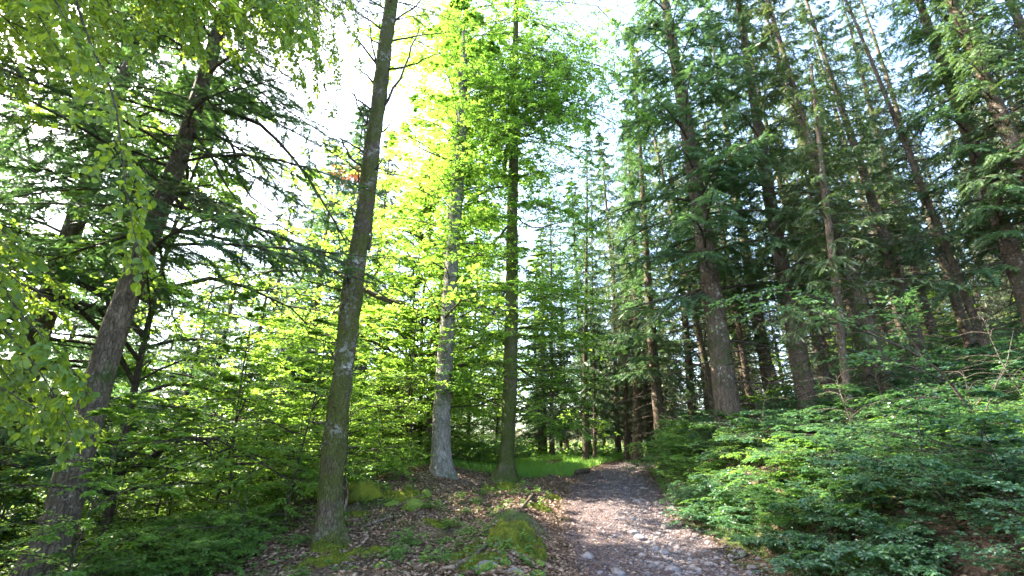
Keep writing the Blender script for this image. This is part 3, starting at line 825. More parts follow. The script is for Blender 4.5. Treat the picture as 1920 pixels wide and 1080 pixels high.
# ---- overhanging beech whose trunk stands out of the frame to the left
def overhang():
    base = np.array([-6.5, .8, float(H(-6.5, .8)) - .1])
    e = thing('beech_tree', 'beech with drooping large-leaved branches hanging into the upper left corner', 'tree', base)
    top = np.array([.9, .8, 8.5])
    l = np.array([(0, 0, 0, .22), (.2, .1, 3, .19), (.5, .4, 6, .15), (.9, .8, 8.5, .10), (1.2, 1.0, 11, .04)])
    mb = MB(); trunk_mesh(mb, l, 31, 20, .4, .4, .12); mb.obj('trunk', [M['bark_grey']], e)
    rng = np.random.default_rng(77)
    P, L, rel = conifer_limbs(rng, l, 7.0, 10.8, 40, 4.0, 7, droop=.2, rise=.2, prof=3)
    cb = MB(); tubes(cb, P, np.linspace(1, .12, 7)[None] * (.008 + .007 * L[:, None]), 4, 0)
    spray(rng, cb, P, L, .09, LEAF_MID, 10, 5, 5, sec=.35, tilt=.4)
    cb.obj('crown', [M['twig'], M['beech_over']], e)  # upper crown out of view, added to cast shade
    B = [([(60, -260), (130, -40), (165, 70), (215, 190), (232, 320), (250, 430), (270, 498)], [3.4, 3.4, 3.3, 3.2, 3.1, 3.05, 3.0], .070, 20, .24),
         ([(-60, -200), (40, -30), (90, 60), (140, 150)], [3.8, 3.8, 3.7, 3.6], .075, 12, .25),
         ([(-120, 330), (-30, 470), (40, 590), (110, 660), (170, 745)], [3.6, 3.7, 3.8, 3.9, 4.0], .075, 15, .26),
         ([(-160, 480), (-60, 560), (30, 640), (90, 720), (140, 820)], [3.9, 4.0, 4.1, 4.1, 4.1], .075, 14, .26),
         ([(-120, 600), (-40, 690), (60, 760), (150, 790)], [4.6, 4.6, 4.6, 4.6], .07, 12, .26),
         ([(-140, 260), (-40, 380), (30, 460), (80, 500)], [4.2, 4.2, 4.2, 4.2], .07, 12, .28),
         ([(100, -260), (180, -80), (210, 20), (260, 110)], [4.4, 4.3, 4.2, 4.2], .07, 14, .28),
         ([(200, -260), (300, -90), (330, 10), (360, 80)], [4.8, 4.7, 4.6, 4.5], .07, 14, .28),
         ([(280, -260), (380, -80), (430, 20), (480, 110)], [4.8, 4.8, 4.7, 4.6], .07, 14, .28),
         ([(330, -260), (460, -80), (520, 20), (565, 80)], [4.9, 4.9, 4.8, 4.7], .07, 14, .28),
         ([(430, -260), (540, -90), (590, 20), (625, 100), (640, 170)], [6.0, 6.0, 5.9, 5.9, 5.8], .06, 14, .26),
         ([(400, -200), (470, -20), (530, 80), (570, 150), (590, 210)], [5.8, 5.7, 5.6, 5.6, 5.5], .065, 14, .24),
         ([(-160, -100), (-60, 60), (20, 150), (60, 230)], [4.5, 4.5, 4.4, 4.4], .07, 12, .25),
         ([(20, -200), (80, -40), (120, 30), (150, 90)], [2.9, 2.9, 2.8, 2.8], .085, 10, .2)]
    rr = random.Random(3)
    for k in range(80):
        x0 = rr.uniform(-120, 560); y1 = rr.uniform(0, 130) * (1.0 if x0 > 100 else 1.5); Yb = rr.uniform(4.6, 6.8); dx = rr.uniform(10, 90)
        B.append(([(x0 - dx, -260), (x0, -60), (x0 + dx * .6, y1 * .45), (x0 + dx, y1)], [Yb, Yb, Yb - .1, Yb - .2], .068, 15, .30))
    for k in range(16):
        x0 = rr.uniform(520, 660); y1 = rr.uniform(40, 240); Yb = rr.uniform(6.5, 8.5); dx = rr.uniform(-20, 50)
        B.append(([(x0 - dx, -260), (x0, -60), (x0 + dx * .6, y1 * .45), (x0 + dx, y1)], [Yb] * 4, .065, 14, .30))
    for k in range(12):
        y0 = rr.uniform(300, 820); L = rr.uniform(120, 300); Yb = rr.uniform(4.8, 7.0)
        B.append(([(-260, y0 - 160), (-100, y0 - 110), (-100 + L * .6, y0 - 20), (-100 + L, y0 + 60)], [Yb] * 4, .065, 15, .32))
    for k, (p, ys, leaf, n2, sec) in enumerate(B):
        w = poly(p, ys, base)
        if w[0, 2] > 6.5: a = np.array([[.9, .8, 8.2], [1.4, .9, 8.6]])
        else: a = np.array([[.3, .2, 4.2], [.5, .6, 4.6]])
        P = smooth_line(np.vstack([a[:1], (a[1] + w[0]) / 2 * np.array([1, 1, 1.02]), w]), 26)[None]
        mb = MB(); tubes(mb, P, np.linspace(.028, .0025, 26)[None], 6, 0)
        br = mb.obj('branch', [M['twig']], e)
        vis = P[:, 9:]
        L = np.array([np.sum(np.linalg.norm(np.diff(vis[0], axis=0), axis=1))])
        cb = MB()
        t = np.linspace(.1, .98, n2 * 2)[None]
        ln = sec * (.6 + .8 * rng.random((1, n2 * 2)))* np.where(t > .85, .6, 1.2)
        S2 = branchlets(rng, vis, t, .7, ln, 4, droop=.45, jit=.3, flat=.8)
        tubes(cb, S2, np.full((len(S2), 4), .0022) * np.array([1, .8, .6, .4]), 4, 0)
        S3 = branchlets(rng, S2, np.tile([[.3, .55, .8]], (len(S2), 1)), .7, ln.reshape(-1, 1).repeat(3, 1) * .5, 3, droop=.4, jit=.25)
        tubes(cb, S3, np.full((len(S3), 3), .0014), 3, 0)
        leaf_on(rng, cb, S2, 5, leaf, LEAF_BIG, tilt=.5, hang=.35, t0=.25)
        leaf_on(rng, cb, S3, 4, leaf, LEAF_BIG, tilt=.5, hang=.35, t0=.3)
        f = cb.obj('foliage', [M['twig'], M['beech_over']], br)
overhang()

# ================================================================== CONIFERS
SPR = [make_conifer(51, 27, .30, 5.0, 130, 3.7, 'spruce', droop=.38, hang=.55, per_m=11, keep=.72, dead=70, ter=9, fat=1.25),
       make_conifer(52, 25, .28, 5.8, 120, 3.5, 'olive', droop=.42, hang=.5, per_m=11, keep=.70, dead=76, ter=9, fat=1.25),
       make_conifer(53, 28, .32, 4.0, 140, 3.9, 'fir', droop=.35, hang=.4, per_m=11, keep=.74, dead=50, ter=9, fat=1.25)]
FULL = [make_conifer(61, 21, .26, 1.5, 150, 4.0, 'fir', droop=.30, hang=.35, per_m=9, keep=.85, dead=10, dead_lo=.8, ter=8, bark_m='bark_fir', fat=1.45),
        make_conifer(62, 23, .26, 2.2, 140, 4.2, 'spruce', droop=.42, hang=.6, per_m=9, keep=.85, dead=14, dead_lo=.8, ter=8, fat=1.45)]
PALE = [make_conifer(71, 24, .24, 2.6, 116, 3.6, 'pale_spruce', droop=.5, hang=.75, per_m=10, keep=.72, dead=60, ter=9, fat=1.2)]
BARE = [make_conifer(75, 26, .24, 9, 80, 2.9, 'olive', droop=.4, hang=.5, per_m=10, keep=.6, dead=100, ter=8, fat=1.2)]

def conifer_at(protos, i, px, py, Y, w, px2, py2, label, rz, group=None, zs=1.0, r_ref=.30, name='spruce_tree'):
    """base seen at (px,py) on plane Y; trunk passes (px2,py2); w = trunk width in photo pixels low down"""
    p = at(px, py, Y); q = at(px2, py2, Y)
    r = pix(w, p) / 2; s = r / r_ref
    lean = math.atan2(q[0] - p[0], q[2] - p[2])
    g = float(H(p[0], p[1]))
    x = p[0] + (g - p[2]) * math.tan(lean)
    return place(protos, i, name, label, 'tree', x, Y, s, rz, group, lean=(lean, 0), z=g, zs=zs / s * min(1.25, max(.8, s)))

NEAR_RIGHT = [
    (SPR, 2, 1364, 775, 14.5, 44, 1287, 225, 'thick dark conifer right of the path where it bends, tallest of the slope', .6, 1.0),
    (SPR, 0, 1512, 735, 14.0, 36, 1440, 330, 'stout conifer trunk above the bushes, second thick one right of the path', 2.1, 1.0),
    (SPR, 1, 1556, 745, 16.5, 22, 1532, 640, 'slim conifer trunk standing close beside the second stout trunk on the slope', 3.3, 1.0),
    (SPR, 1, 1668, 735, 12.5, 32, 1530, 300, 'conifer with a long leaning trunk rising from the middle of the bushy slope', 4.0, 1.0),
    (SPR, 0, 1748, 745, 14.5, 27, 1640, 400, 'conifer trunk between the long leaning one and the pale crooked one', 5.0, .95),
    (BARE, 0, 1842, 715, 15.5, 24, 1745, 420, 'lichen-grey conifer trunk standing just left of the crooked dark stem', 1.0, 1.0),
    (BARE, 0, 1888, 748, 12.0, 20, 1762, 440, 'dark crooked narrow conifer whose split pale foot shows at the right edge', 2.6, 1.0),
    (SPR, 2, 1965, 690, 11.0, 34, 1800, 200, 'conifer leaning in from the right edge with its foot out of the picture', .2, 1.0),
    (SPR, 0, 2090, 700, 10.0, 40, 1850, 130, 'thick conifer trunk crossing the upper right corner', 3.8, 1.0),
    (SPR, 1, 2200, 620, 10.5, 36, 1905, 40, 'conifer trunk cutting the topmost right corner, outermost on the right', 5.3, 1.0),
    (BARE, 0, 1335, 745, 19.0, 20, 1262, 400, 'thin reddish trunk just left of the thickest dark conifer', 4.4, 1.0),
    (SPR, 1, 1405, 745, 19.0, 15, 1375, 560, 'slender conifer just right of the thickest dark trunk', .9, .9),
    (SPR, 2, 1440, 700, 22.0, 24, 1395, 430, 'conifer half hidden behind the hanging dark boughs above the path bend', 1.9, .95),
]
for k, (pr, i, px, py, Y, w, px2, py2, lab, rz, zs) in enumerate(NEAR_RIGHT):
    conifer_at(pr, i, px, py, Y, w, px2, py2, lab, rz, 'conifers on the slope right of the path', zs)

def hanging_boughs():
    rng = np.random.default_rng(33)
    base = at(1585, 700, 11.0); base[2] = float(H(base[0], base[1]))
    e = thing('spruce_tree', 'young dark spruce with heavy drooping boughs between the stout trunks and the long leaning one', 'tree', base)
    l = image_line([(1590, 740, 14), (1570, 560, 13), (1550, 400, 11), (1535, 260, 8), (1520, 120, 5)], 11.0)
    l = foot(l); l = local(l, base)
    mb = MB(); trunk_mesh(mb, l, 44, 12, .3, .2, .2); mb.obj('trunk', [M['bark_spruce']], e)
    P, L, rel = conifer_limbs(rng, l, 2.3, l[-1, 2] - .1, 62, 2.6, 7, droop=.6, rise=0.0, prof=1.3)
    cb = MB(); tubes(cb, P, np.linspace(1, .12, 7)[None] * (.007 + .006 * L[:, None]), 4, 0)
    needle_foliage(rng, cb, P, L, per_m=11, ter=9, sh=6, keep=.8, sec=.34, hang=.6, fat=1.0)
    cb.obj('crown', [M['twig'], M['spruce']], e)
hanging_boughs()
conifer_at(SPR, 2, 1240, 820, 22, 22, 1215, 500, 'tall dark conifer right of the path just before it vanishes, boughs over the path', 2.9, 'conifers at the end of the meadow', 1.05)

def near_paleness():
    # pale drooping spruces over the bend of the path
    for k, (px, py, Y, w, px2, py2, lab) in enumerate([
        (1222, 848, 30, 17, 1200, 500, 'pale drooping spruce standing where the path disappears'),
        (1300, 800, 24, 18, 1262, 420, 'grey-green drooping spruce on the bank above the path bend'),
        (1160, 862, 34, 12, 1152, 600, 'pale spruce at the far left side of the path before the bend')]):
        conifer_at(PALE, 0, px, py, Y, w, px2, py2, lab, k * 2.1, 'pale drooping spruces around the path bend', .9, .24)
near_paleness()

CENTRE = [(1195, 856, 27, 19, 1188, 620, 'flared dark trunk beside the path where it narrows'), (1175, 862, 28, 12, 1172, 600, 'dark trunk just left of the flared one beside the path'),
          (1098, 858, 25, 12, 1098, 600, 'straight dark trunk at the right end of the meadow, left one of a pair'), (1115, 862, 25.5, 8, 1113, 600, 'thinner right one of the pair of trunks at the meadow'),
          (1035, 850, 30, 11, 1033, 600, 'dark trunk standing at the back of the meadow'), (1052, 848, 36, 7, 1050, 600, 'thin far trunk at the back of the meadow')]
for k, (px, py, Y, w, px2, py2, lab) in enumerate(CENTRE):
    conifer_at(SPR if k % 2 == 0 else BARE, k, px, py, Y, w, px2, py2, lab, k * 1.7, 'conifers at the end of the meadow', 1.0)

FIRS_LEFT = [(415, 470, 21.0, 'short bluish fir just right of the leaning fir, tip low against the sky'), (478, 372, 25.0, 'bluish dark fir behind the saplings, its tip against the sky'),
             (640, 265, 23.0, 'fir with a patch of rusty dead needles behind the lichen-spotted trunk'), (560, 330, 28.0, 'dark fir left of the one with rusty dead needles'),
             (520, 420, 20.0, 'lower fir rising from the thicket in front of the bluish fir'), (350, 520, 24.0, 'small dark fir seen low past the leaning trunk'), (1075, 330, 30, 'dark low-branched fir behind the pair of trunks at the meadow'),
             (1130, 250, 38, 'low-branched fir in the shade beyond the meadow'), (1010, 420, 34, 'dark fir directly behind the mossy trunk beyond the meadow'), (730, 240, 33, 'tall fir far behind the gap between the lichen-spotted and grey trunks'),
             (600, 345, 33, 'fir tip low between the dark fir and the lichen-spotted trunk'), (250, 520, 38, 'distant fir glimpsed between the leaning trunk and the thicket, leftmost'), (300, 260, 27, 'dense fir whose tip shows between the leaning trunk and the sky gap'), (310, 500, 42, 'distant fir glimpsed right of the leaning trunk'), (385, 530, 36, 'distant fir behind the thicket, low under the sky gap'), (440, 470, 44, 'distant fir behind the bluish one'), (692, 190, 38, 'tall far fir seen just right of the lichen-spotted trunk')]
for k, (px, tip, Y, lab) in enumerate(FIRS_LEFT):
    p = at(px, tip, Y); g = float(H(p[0], Y)); sc = (p[2] - g) / (21, 23)[k % 2]
    e = place(FULL, k, 'fir_tree', lab, 'tree', p[0], Y, max(.5, sc * 1.05), k * 1.3, 'dense dark firs', zs=sc / max(.5, sc * 1.05))
    if k == 2:
        rng = np.random.default_rng(5); mb = MB()
        c = (at(655, 325, Y - 2.6) - np.array(e.location)) / np.array(e.scale)
        c2 = np.array([c[0] * math.cos(-2.6) - c[1] * math.sin(-2.6), c[0] * math.sin(-2.6) + c[1] * math.cos(-2.6), c[2]])
        P = c2[None, None] + np.cumsum(rng.normal(size=(12, 6, 3)) * np.array([.22, .22, .05]), 1)
        tubes(mb, P, np.full((12, 6), .004), 3, 0)
        needle_foliage(rng, mb, P, np.full(12, .9), per_m=10, ter=6, sh=4, slen=.07, hang=.5)
        mb.obj('dead_needles', [M['twig'], M['red']], e)
# tall firs filling the left edge; outer ones added, first enlarged, for path shade
for k, (x, y, s, lab) in enumerate([(-12.3, 11.7, 1.35, 'fir behind the leaning trunk, its boughs filling the left edge'), (-15.5, 18.0, .62, 'second fir further back at the left edge'),
                                    (-24., 24., 1.0, 'far fir low on the falling ground at the left edge'),
                                    (-13.2, 7.0, 1.2, 'fir added for shade just outside the left edge whose boughs reach in above the leaning fir'), (-9.6, 4.2, .9, 'fir added for shade left of the viewer, mostly out of the picture'),
                                    (-17.5, 13.2, .8, 'tall fir between the two firs at the left edge'), (-11.0, .5, .9, 'unseen fir added for shade, standing left of and behind the viewer')]):
    place(FULL, k, 'fir_tree', lab, 'tree', x, y, s, k * 1.9 + .7, 'firs at the left edge')

# background forest, random but fixed
rs = random.Random(12)
def scatter_ok(x, y, used, dmin):
    return all((x - a) ** 2 + (y - b) ** 2 > dmin ** 2 for a, b in used)
used = [(at(a[2], a[3], a[4])[0], a[4]) for a in NEAR_RIGHT] + [(at(a[0], a[1], a[2])[0], a[2]) for a in CENTRE]
n_hill = 0
while n_hill < 125:            # hillside spruces right
    y = rs.uniform(17, 60); x = path_x(np.array(y)) + rs.uniform(4.0, 60)
    if x / y > 1.35 or not scatter_ok(x, y, used, 2.1): continue
    used.append((x, y)); n_hill += 1
    pr = rs.choice([SPR, SPR, BARE, BARE, PALE])
    place(pr, rs.randrange(3), 'spruce_tree', 'spruce deeper in the stand on the right-hand hillside, one of many thin dark trunks', 'tree', float(x), y, rs.uniform(.45, .8), rs.uniform(0, 6.28),
          'spruces deeper in the hillside stand', lean=(rs.uniform(-.03, .03), rs.uniform(-.03, .03)), zs=rs.uniform(1.2, 1.5))
n_far = 0
while n_far < 90:             # behind the meadow and the left saplings
    y = rs.uniform(34, 85); x = rs.uniform(-1.2, .45) * y
    if abs(x - path_x(np.array(y))) < 3 or not scatter_ok(x, y, used, 3.0): continue
    if -.64 * y < x < -.50 * y: continue
    used.append((x, y)); n_far += 1
    pr = rs.choice([FULL, FULL, SPR, PALE])
    place(pr, rs.randrange(3), 'spruce_tree', 'conifer in the distant dark wood beyond the meadow and the saplings', 'tree', float(x), y, rs.uniform(.6, .85), rs.uniform(0, 6.28),
          'conifers of the distant wood', zs=rs.uniform(.95, 1.15))

for k in range(12):
    y = 44 + 2.6 * k; x = float(path_x(np.array(y))) + [-4.5, 3.8, -2.6, 5.5, -6.2, 2.9][k % 6]
    place([FULL, PALE, FULL][k % 3], k, 'fir_tree', 'low-branched conifer closing the view at the far end of the path', 'tree', x, y, .7 + .06 * (k % 4), k * 1.37, 'conifers at the far end of the path')

# ================================================================== BROADLEAF MIDGROUND
SK = dict(n2=13, n3=6, nlv=5, sec=.50, tilt=.3, rise=.38, droop=.3, ang=.85, keep=.85)
SAP = [make_sapling(81, 5.6, 2.5, 20, .085, 'beech', LEAF_MID, r0=.035, h0=.14, prof=2.6, lean=.05, **SK),
       make_sapling(82, 6.8, 2.7, 24, .085, 'beech', LEAF_MID, r0=.04, h0=.14, prof=2.6, lean=.05, **SK),
       make_sapling(83, 4.4, 2.2, 17, .085, 'beech', LEAF_MID, r0=.03, h0=.1, prof=2.6, lean=.08, **SK)]
SK = dict(n2=15, n3=6, nlv=6, sec=.50, tilt=.45, rise=.5, droop=.4, ang=.85, keep=.85)
TALL = [make_sapling(85, 13, 4.4, 44, .125, 'beech', LEAF_FAR, r0=.10, h0=.12, lean=.02, prof=3, **SK),
        make_sapling(86, 16, 4.8, 54, .125, 'beech', LEAF_FAR, r0=.11, h0=.12, lean=.02, prof=3, **SK)]
for k, (px, Y, s, lab) in enumerate([(770, 21, 1.1, 'tall sunlit young beech seen between the lichen-spotted trunk and the grey trunk'), (880, 32, 1.25, 'yellow-green beech glowing behind the grey trunk'),
                                     (700, 26, 1.0, 'young beech directly behind the lichen-spotted trunk'), (1010, 35, 1.0, 'light young beech far behind, just right of the mossy forked trunk'),
                                     (930, 33, .9, 'distant young beech seen between the grey and the mossy trunk'), (1130, 44, .7, 'small far beech beyond the end of the meadow'), (790, 23.5, 1.3, 'tall slender beech whose bright top fills the gap left of the grey trunk'), (808, 20, 1.55, 'tallest sunlit beech, its crown leaving the frame above the grey trunk'), (545, 25, .85, 'bright beech left of the lichen-spotted trunk in the back of the thicket')]):
    p = at(px, 800, Y)
    place(TALL, k, 'beech_tree', lab, 'tree', p[0], Y, s, k * 2.2, 'tall young beeches behind the foreground trunks', parts=('stem', 'foliage'))
for k, (x, y, sc, lab) in enumerate([(-9.4, 11.8, 1.1, 'tall translucent beech behind the upper part of the leaning fir, added to shade the path')]):  # beech added to block sun from the near path
    place(TALL, k, 'beech_tree', lab, 'tree', x, y, sc, k * 2.2 + 1, None, parts=('stem', 'foliage'))
for k, (x, y, sc, lab) in enumerate([(-5.9, 6.9, .6, 'low beech sapling whose flat sprays cross the lower trunk of the leaning fir'), (-7.4, 6.5, .55, 'small beech sapling in front of the foot of the leaning fir'), (-4.7, 8.9, .5, 'small beech sapling between the leaning fir and the lichen-spotted trunk')]):
    place(SAP, k, 'beech_sapling', lab, 'sapling', x, y, sc, k * 2.2 + 1, 'saplings in front of the leaning fir', parts=('stem', 'foliage'))
rs = random.Random(4)
sap_spots = []
def sap_zone(n, fy, fx, dmin, lab, grp, smin, smax, protos=SAP):
    c = 0; tries = 0
    while c < n and tries < 4000:
        tries += 1
        y = rs.uniform(*fy); x = rs.uniform(fx[0], fx[1])
        if fx[0] < 0 and not (x / y > -1.35): continue
        if not scatter_ok(x, y, sap_spots, dmin): continue
        sap_spots.append((x, y)); c += 1
        place(protos, rs.randrange(3), 'beech_sapling', lab, 'sapling', x, y, rs.uniform(smin, smax), rs.uniform(0, 6.28), grp, parts=('stem', 'foliage'),
              lean=(rs.uniform(-.06, .06), rs.uniform(-.06, .06)))
sap_zone(20, (10.5, 15), (-13, -3.9), 1.3, 'slender beech sapling in the bright thicket left of the lichen-spotted trunk', 'saplings of the near left thicket', .6, .95)
sap_zone(40, (15, 26), (-26, -2.5), 1.7, 'beech sapling in the back rows of the left thicket', 'saplings of the back left thicket', .75, 1.15)
sap_zone(14, (27, 36), (-15, -3), 2.2, 'far beech sapling in the shade behind the grey trunk', 'saplings behind the grey trunk', .8, 1.1)
sap_zone(12, (19, 30), (12, 34), 2.6, 'bright beech sapling among the trunks high on the right-hand slope', 'saplings high on the slope', .55, .85)

# ================================================================== UNDERGROWTH
SK = dict(n2=9, n3=4, nlv=4, sec=.55, tilt=.25, ang=.85, droop=.2, prof=2.6)
LOW = [make_sapling(91, 1.15, 1.0, 7, .068, 'under', LEAF_MID, stems=3, r0=.010, h0=.2, lean=.3, rise=.25, **SK),
       make_sapling(92, .85, .85, 6, .062, 'under', LEAF_MID, stems=3, r0=.009, h0=.2, lean=.35, rise=.2, **SK),
       make_sapling(93, 1.6, 1.1, 8, .068, 'under', LEAF_MID, stems=3, r0=.012, h0=.15, lean=.25, rise=.3, **SK),
       make_sapling(94, 1.3, 1.0, 8, .075, 'herb', LEAF_MID, stems=2, r0=.012, h0=.15, lean=.25, rise=.35, **SK)]
LOWB = [make_sapling(95, 1.1, .9, 7, .062, 'herb', LEAF_MID, stems=3, r0=.010, h0=.2, lean=.25, rise=.25, **SK),
        make_sapling(96, .6, .6, 5, .055, 'herb', LEAF_MID, stems=3, r0=.008, h0=.2, lean=.3, rise=.3, **SK)]
rs = random.Random(9); us = []
def under_zone(n, fy, off, dmin, lab, grp, smin, smax, protos, side=1, xmax=1.45):
    c = t = 0
    while c < n and t < 6000:
        t += 1
        y = rs.uniform(*fy); x = float(path_x(np.array(y))) + side * (1.42 + rs.uniform(*off))
        if abs(x) / y > xmax or not scatter_ok(x, y, us, dmin): continue
        us.append((x, y)); c += 1
        place(protos, rs.randrange(len(protos)), 'beech_bush', lab, 'bush', x, y, rs.uniform(smin, smax), rs.uniform(0, 6.28), grp, parts=('stem', 'foliage'), sink=.03,
              lean=(rs.uniform(-.12, .12), rs.uniform(-.12, .12)))
under_zone(84, (3.4, 9.0), (.45, 7), .42, 'low bluish-green beech bush in the lower right corner of the bank', 'bushes of the near right bank', .42, .72, LOW)
under_zone(22, (4.2, 11.5), (.1, .8), .4, 'small weedy bush spilling over the right edge of the path', 'weedy bushes along the right path edge', .45, .8, [LOW[1], LOW[1], LOWB[1]])
under_zone(78, (9.0, 15.0), (1.3, 16), .72, 'beech bush in the dense cover at the middle of the right-hand slope', 'bushes covering the middle slope', .6, 1.1, LOW)
under_zone(60, (15, 26), (1.0, 22), 1.1, 'beech bush among the conifer feet at the top of the slope', 'bushes among the conifer feet', .8, 1.3, LOW)
under_zone(16, (11.5, 20.0), (.35, 1.7), .6, 'sunlit yellow-green bush lining the right edge of the path', 'sunlit bushes at the path edge', .7, 1.15, LOWB)
under_zone(30, (6.0, 9.0), (5.2, 9.5), .6, 'leafy bush close to the viewer on the slope at the lower left', 'bushes of the near left slope', .6, 1.0, LOWB, -1)
under_zone(26, (7.5, 13.0), (6.2, 13), .65, 'small leafy bush on the falling ground below the left fir', 'bushes below the left fir', .6, 1.1, LOWB, -1)
under_zone(14, (13, 19.0), (4.5, 9), .8, 'leafy bush under the saplings behind the mossy boulder', 'bushes behind the mossy boulder', .7, 1.1, LOWB, -1)
under_zone(16, (19.5, 30), (4.0, 9), .8, 'bush at the back edge of the bright meadow', 'bushes behind the meadow', .8, 1.3, LOWB, -1)
under_zone(12, (20, 32), (.8, 2.2), .8, 'small bush beside the far end of the path', 'bushes beside the far path', .6, 1.0, LOWB, 1)

under_zone(20, (6.0, 13.5), (.9, 5.2), .6, 'small broad-leaved seedling rooted in the litter of the left bank', 'seedlings on the left bank', .18, .42, [LOWB[1]], -1)
def bare_mesh(seed, h):
    rng = np.random.default_rng(seed); tb = MB()
    z = np.linspace(0, h, 9)
    line = np.stack([.18 * z + .06 * np.sin(z * 3), .1 * z + .05 * np.cos(z * 2.3) - .05, z, .016 * (1 - .8 * z / h)], -1)
    tubes(tb, line[None, :, :3], line[None, :, 3], 6, 0)
    P, L, rel = conifer_limbs(rng, line, .3, h, 14, .9, 6, droop=.1, rise=.5)
    tubes(tb, P, np.linspace(.007, .002, 6)[None].repeat(14, 0), 4, 0)
    S2 = branchlets(rng, P, np.tile([[.4, .6, .8]], (14, 1)), .7, .15 + .25 * rng.random((14, 3)), 3, jit=.25)
    tubes(tb, S2, np.full((len(S2), 3), .0022), 3, 0)
    return tb.mesh('stem', [M['twig']])
BARE_S = [(bare_mesh(201, 2.2),), (bare_mesh(202, 1.6),)]
for k in range(16):
    y = 6.2 + 1.05 * k * .8; x = float(path_x(np.array(y))) + 1.42 + [1.6, 3.4, 5.2, 2.4, 6.5, 4.3][k % 6] * (.7 + y / 25)
    place(BARE_S, k, 'bare_shrub', 'leafless dead shrub stem poking out of the green cover on the right slope', 'shrub', x, y, .8 + .1 * (k % 4), k * 1.9, 'dead stems in the right-hand cover', parts=('stem',), lean=(.2 * math.sin(k * 2.1), .2 * math.cos(k)))

# leaning sapling that arches leftwards out of the right-hand bushes
def arching():
    base = at(1885, 900, 6.6); base[2] = float(H(base[0], base[1])) - .05
    e = thing('beech_sapling', 'bare-stemmed sapling arching left over the bushes near the right edge', 'sapling', base)
    main = np.array([at(a, b, y) for a, b, y in [(1885, 900, 6.6), (1845, 820, 6.5), (1805, 750, 6.4), (1755, 690, 6.3), (1700, 655, 6.2)]]) - base
    main = np.vstack([[0, 0, 0], main[1:]])
    mb = MB(); rng = np.random.default_rng(3)
    tubes(mb, smooth_line(main, 16)[None], np.linspace(.028, .012, 16)[None], 7, 0)
    mb.obj('stem', [M['bark_spruce']], e)
    for k, (p, y, n) in enumerate([([(1805, 750), (1740, 745), (1660, 752), (1610, 765)], 6.3, 0), ([(1700, 655), (1640, 630), (1570, 600), (1480, 575), (1400, 580)], 6.1, 1), ([(1700, 655), (1640, 625), (1540, 560), (1430, 545), (1340, 570)], 6.4, 1),
                                   ([(1730, 672), (1700, 620), (1690, 560)], 6.2, 1), ([(1835, 800), (1860, 740), (1880, 690)], 6.5, 0), ([(1780, 715), (1740, 700), (1650, 670), (1580, 668)], 6.0, 1), ([(1820, 770), (1880, 700), (1900, 620)], 6.8, 0)]):
        P = smooth_line(poly(p, [y] * len(p), base), 10)[None]
        mb = MB(); tubes(mb, P, np.linspace(.011, .003, 10)[None], 5, 0)
        b = mb.obj('branch', [M['twig']], e)
        if n:
            cb = MB(); t = np.linspace(.25, .97, 16)[None]
            S2 = branchlets(rng, P, t, .8, .38 * (.5 + rng.random((1, 16))), 4, droop=.15, jit=.2)
            tubes(cb, S2, np.full((len(S2), 4), .002), 3, 0)
            S3 = branchlets(rng, S2, np.tile([[.3, .5, .7]], (len(S2), 1)), .8, np.full((len(S2), 3), .13), 3, jit=.2)
            leaf_on(rng, cb, S2, 7, .062, LEAF_MID, tilt=.3, t0=.2); leaf_on(rng, cb, S3, 4, .06, LEAF_MID, tilt=.3)
            cb.obj('foliage', [M['twig'], M['under']], b)
arching()

# ================================================================== FLOOR DETAIL
def on_ground(x, y): return np.stack([x, y, H(x, y)], -1)
def litter():
    rng = np.random.default_rng(40)
    n = 130000
    y = 4.5 + 24 * rng.random(n) ** 1.6
    u = rng.random(n)
    x = path_x(y) - 1.42 - 9 * u ** 1.2 + .25 * rng.normal(size=n)
    m = rng.random(n) < .03                       # a few blown onto the path and the right bank
    x[m] = path_x(y[m]) + rng.uniform(-1.5, 3.0, m.sum())
    dens = vnoise(x * .8, y * .8, seed=55)
    k = (dens > -.3 - .5 * rng.random(n)) | m
    x, y = x[k], y[k]; n = len(x)
    p = on_ground(x, y) + np.array([0, 0, 1]) * (.008 + .02 * rng.random((n, 1)))
    a = rng.random(n) * 6.28
    d = np.stack([np.cos(a), np.sin(a), .25 * rng.normal(size=n)], -1)
    up = np.array([0, 0, 1.]) + .45 * rng.normal(size=(n, 3))
    mb = MB(); leaves(mb, p, d, up, .05 + .035 * rng.random(n), LEAF_FAR, 0)
    tag(mb.obj('leaf_litter', [M['litter']]), 'pale brown fallen leaves covering the bank left of the path', 'leaf litter', kind='stuff')
    # twig scraps
    n = 900
    y = 4.5 + 16 * rng.random(n) ** 1.3; x = path_x(y) + rng.uniform(-8, 2.6, n)
    p = on_ground(x, y) + np.array([0, 0, .012]); a = rng.random(n) * 6.28; L = .05 + .22 * rng.random(n) ** 2
    d = np.stack([np.cos(a), np.sin(a), 0 * a], -1) * L[:, None]
    P = np.stack([p, p + d * .5 + rng.normal(size=(n, 3)) * .012, p + d], 1)
    mb = MB(); tubes(mb, P, np.full((n, 3), .004) * (.6 + rng.random((n, 1))), 4, 0)
    tag(mb.obj('twig_debris', [M['dead_wood']]), 'broken twigs strewn over the forest floor', 'twigs', kind='stuff')
litter()

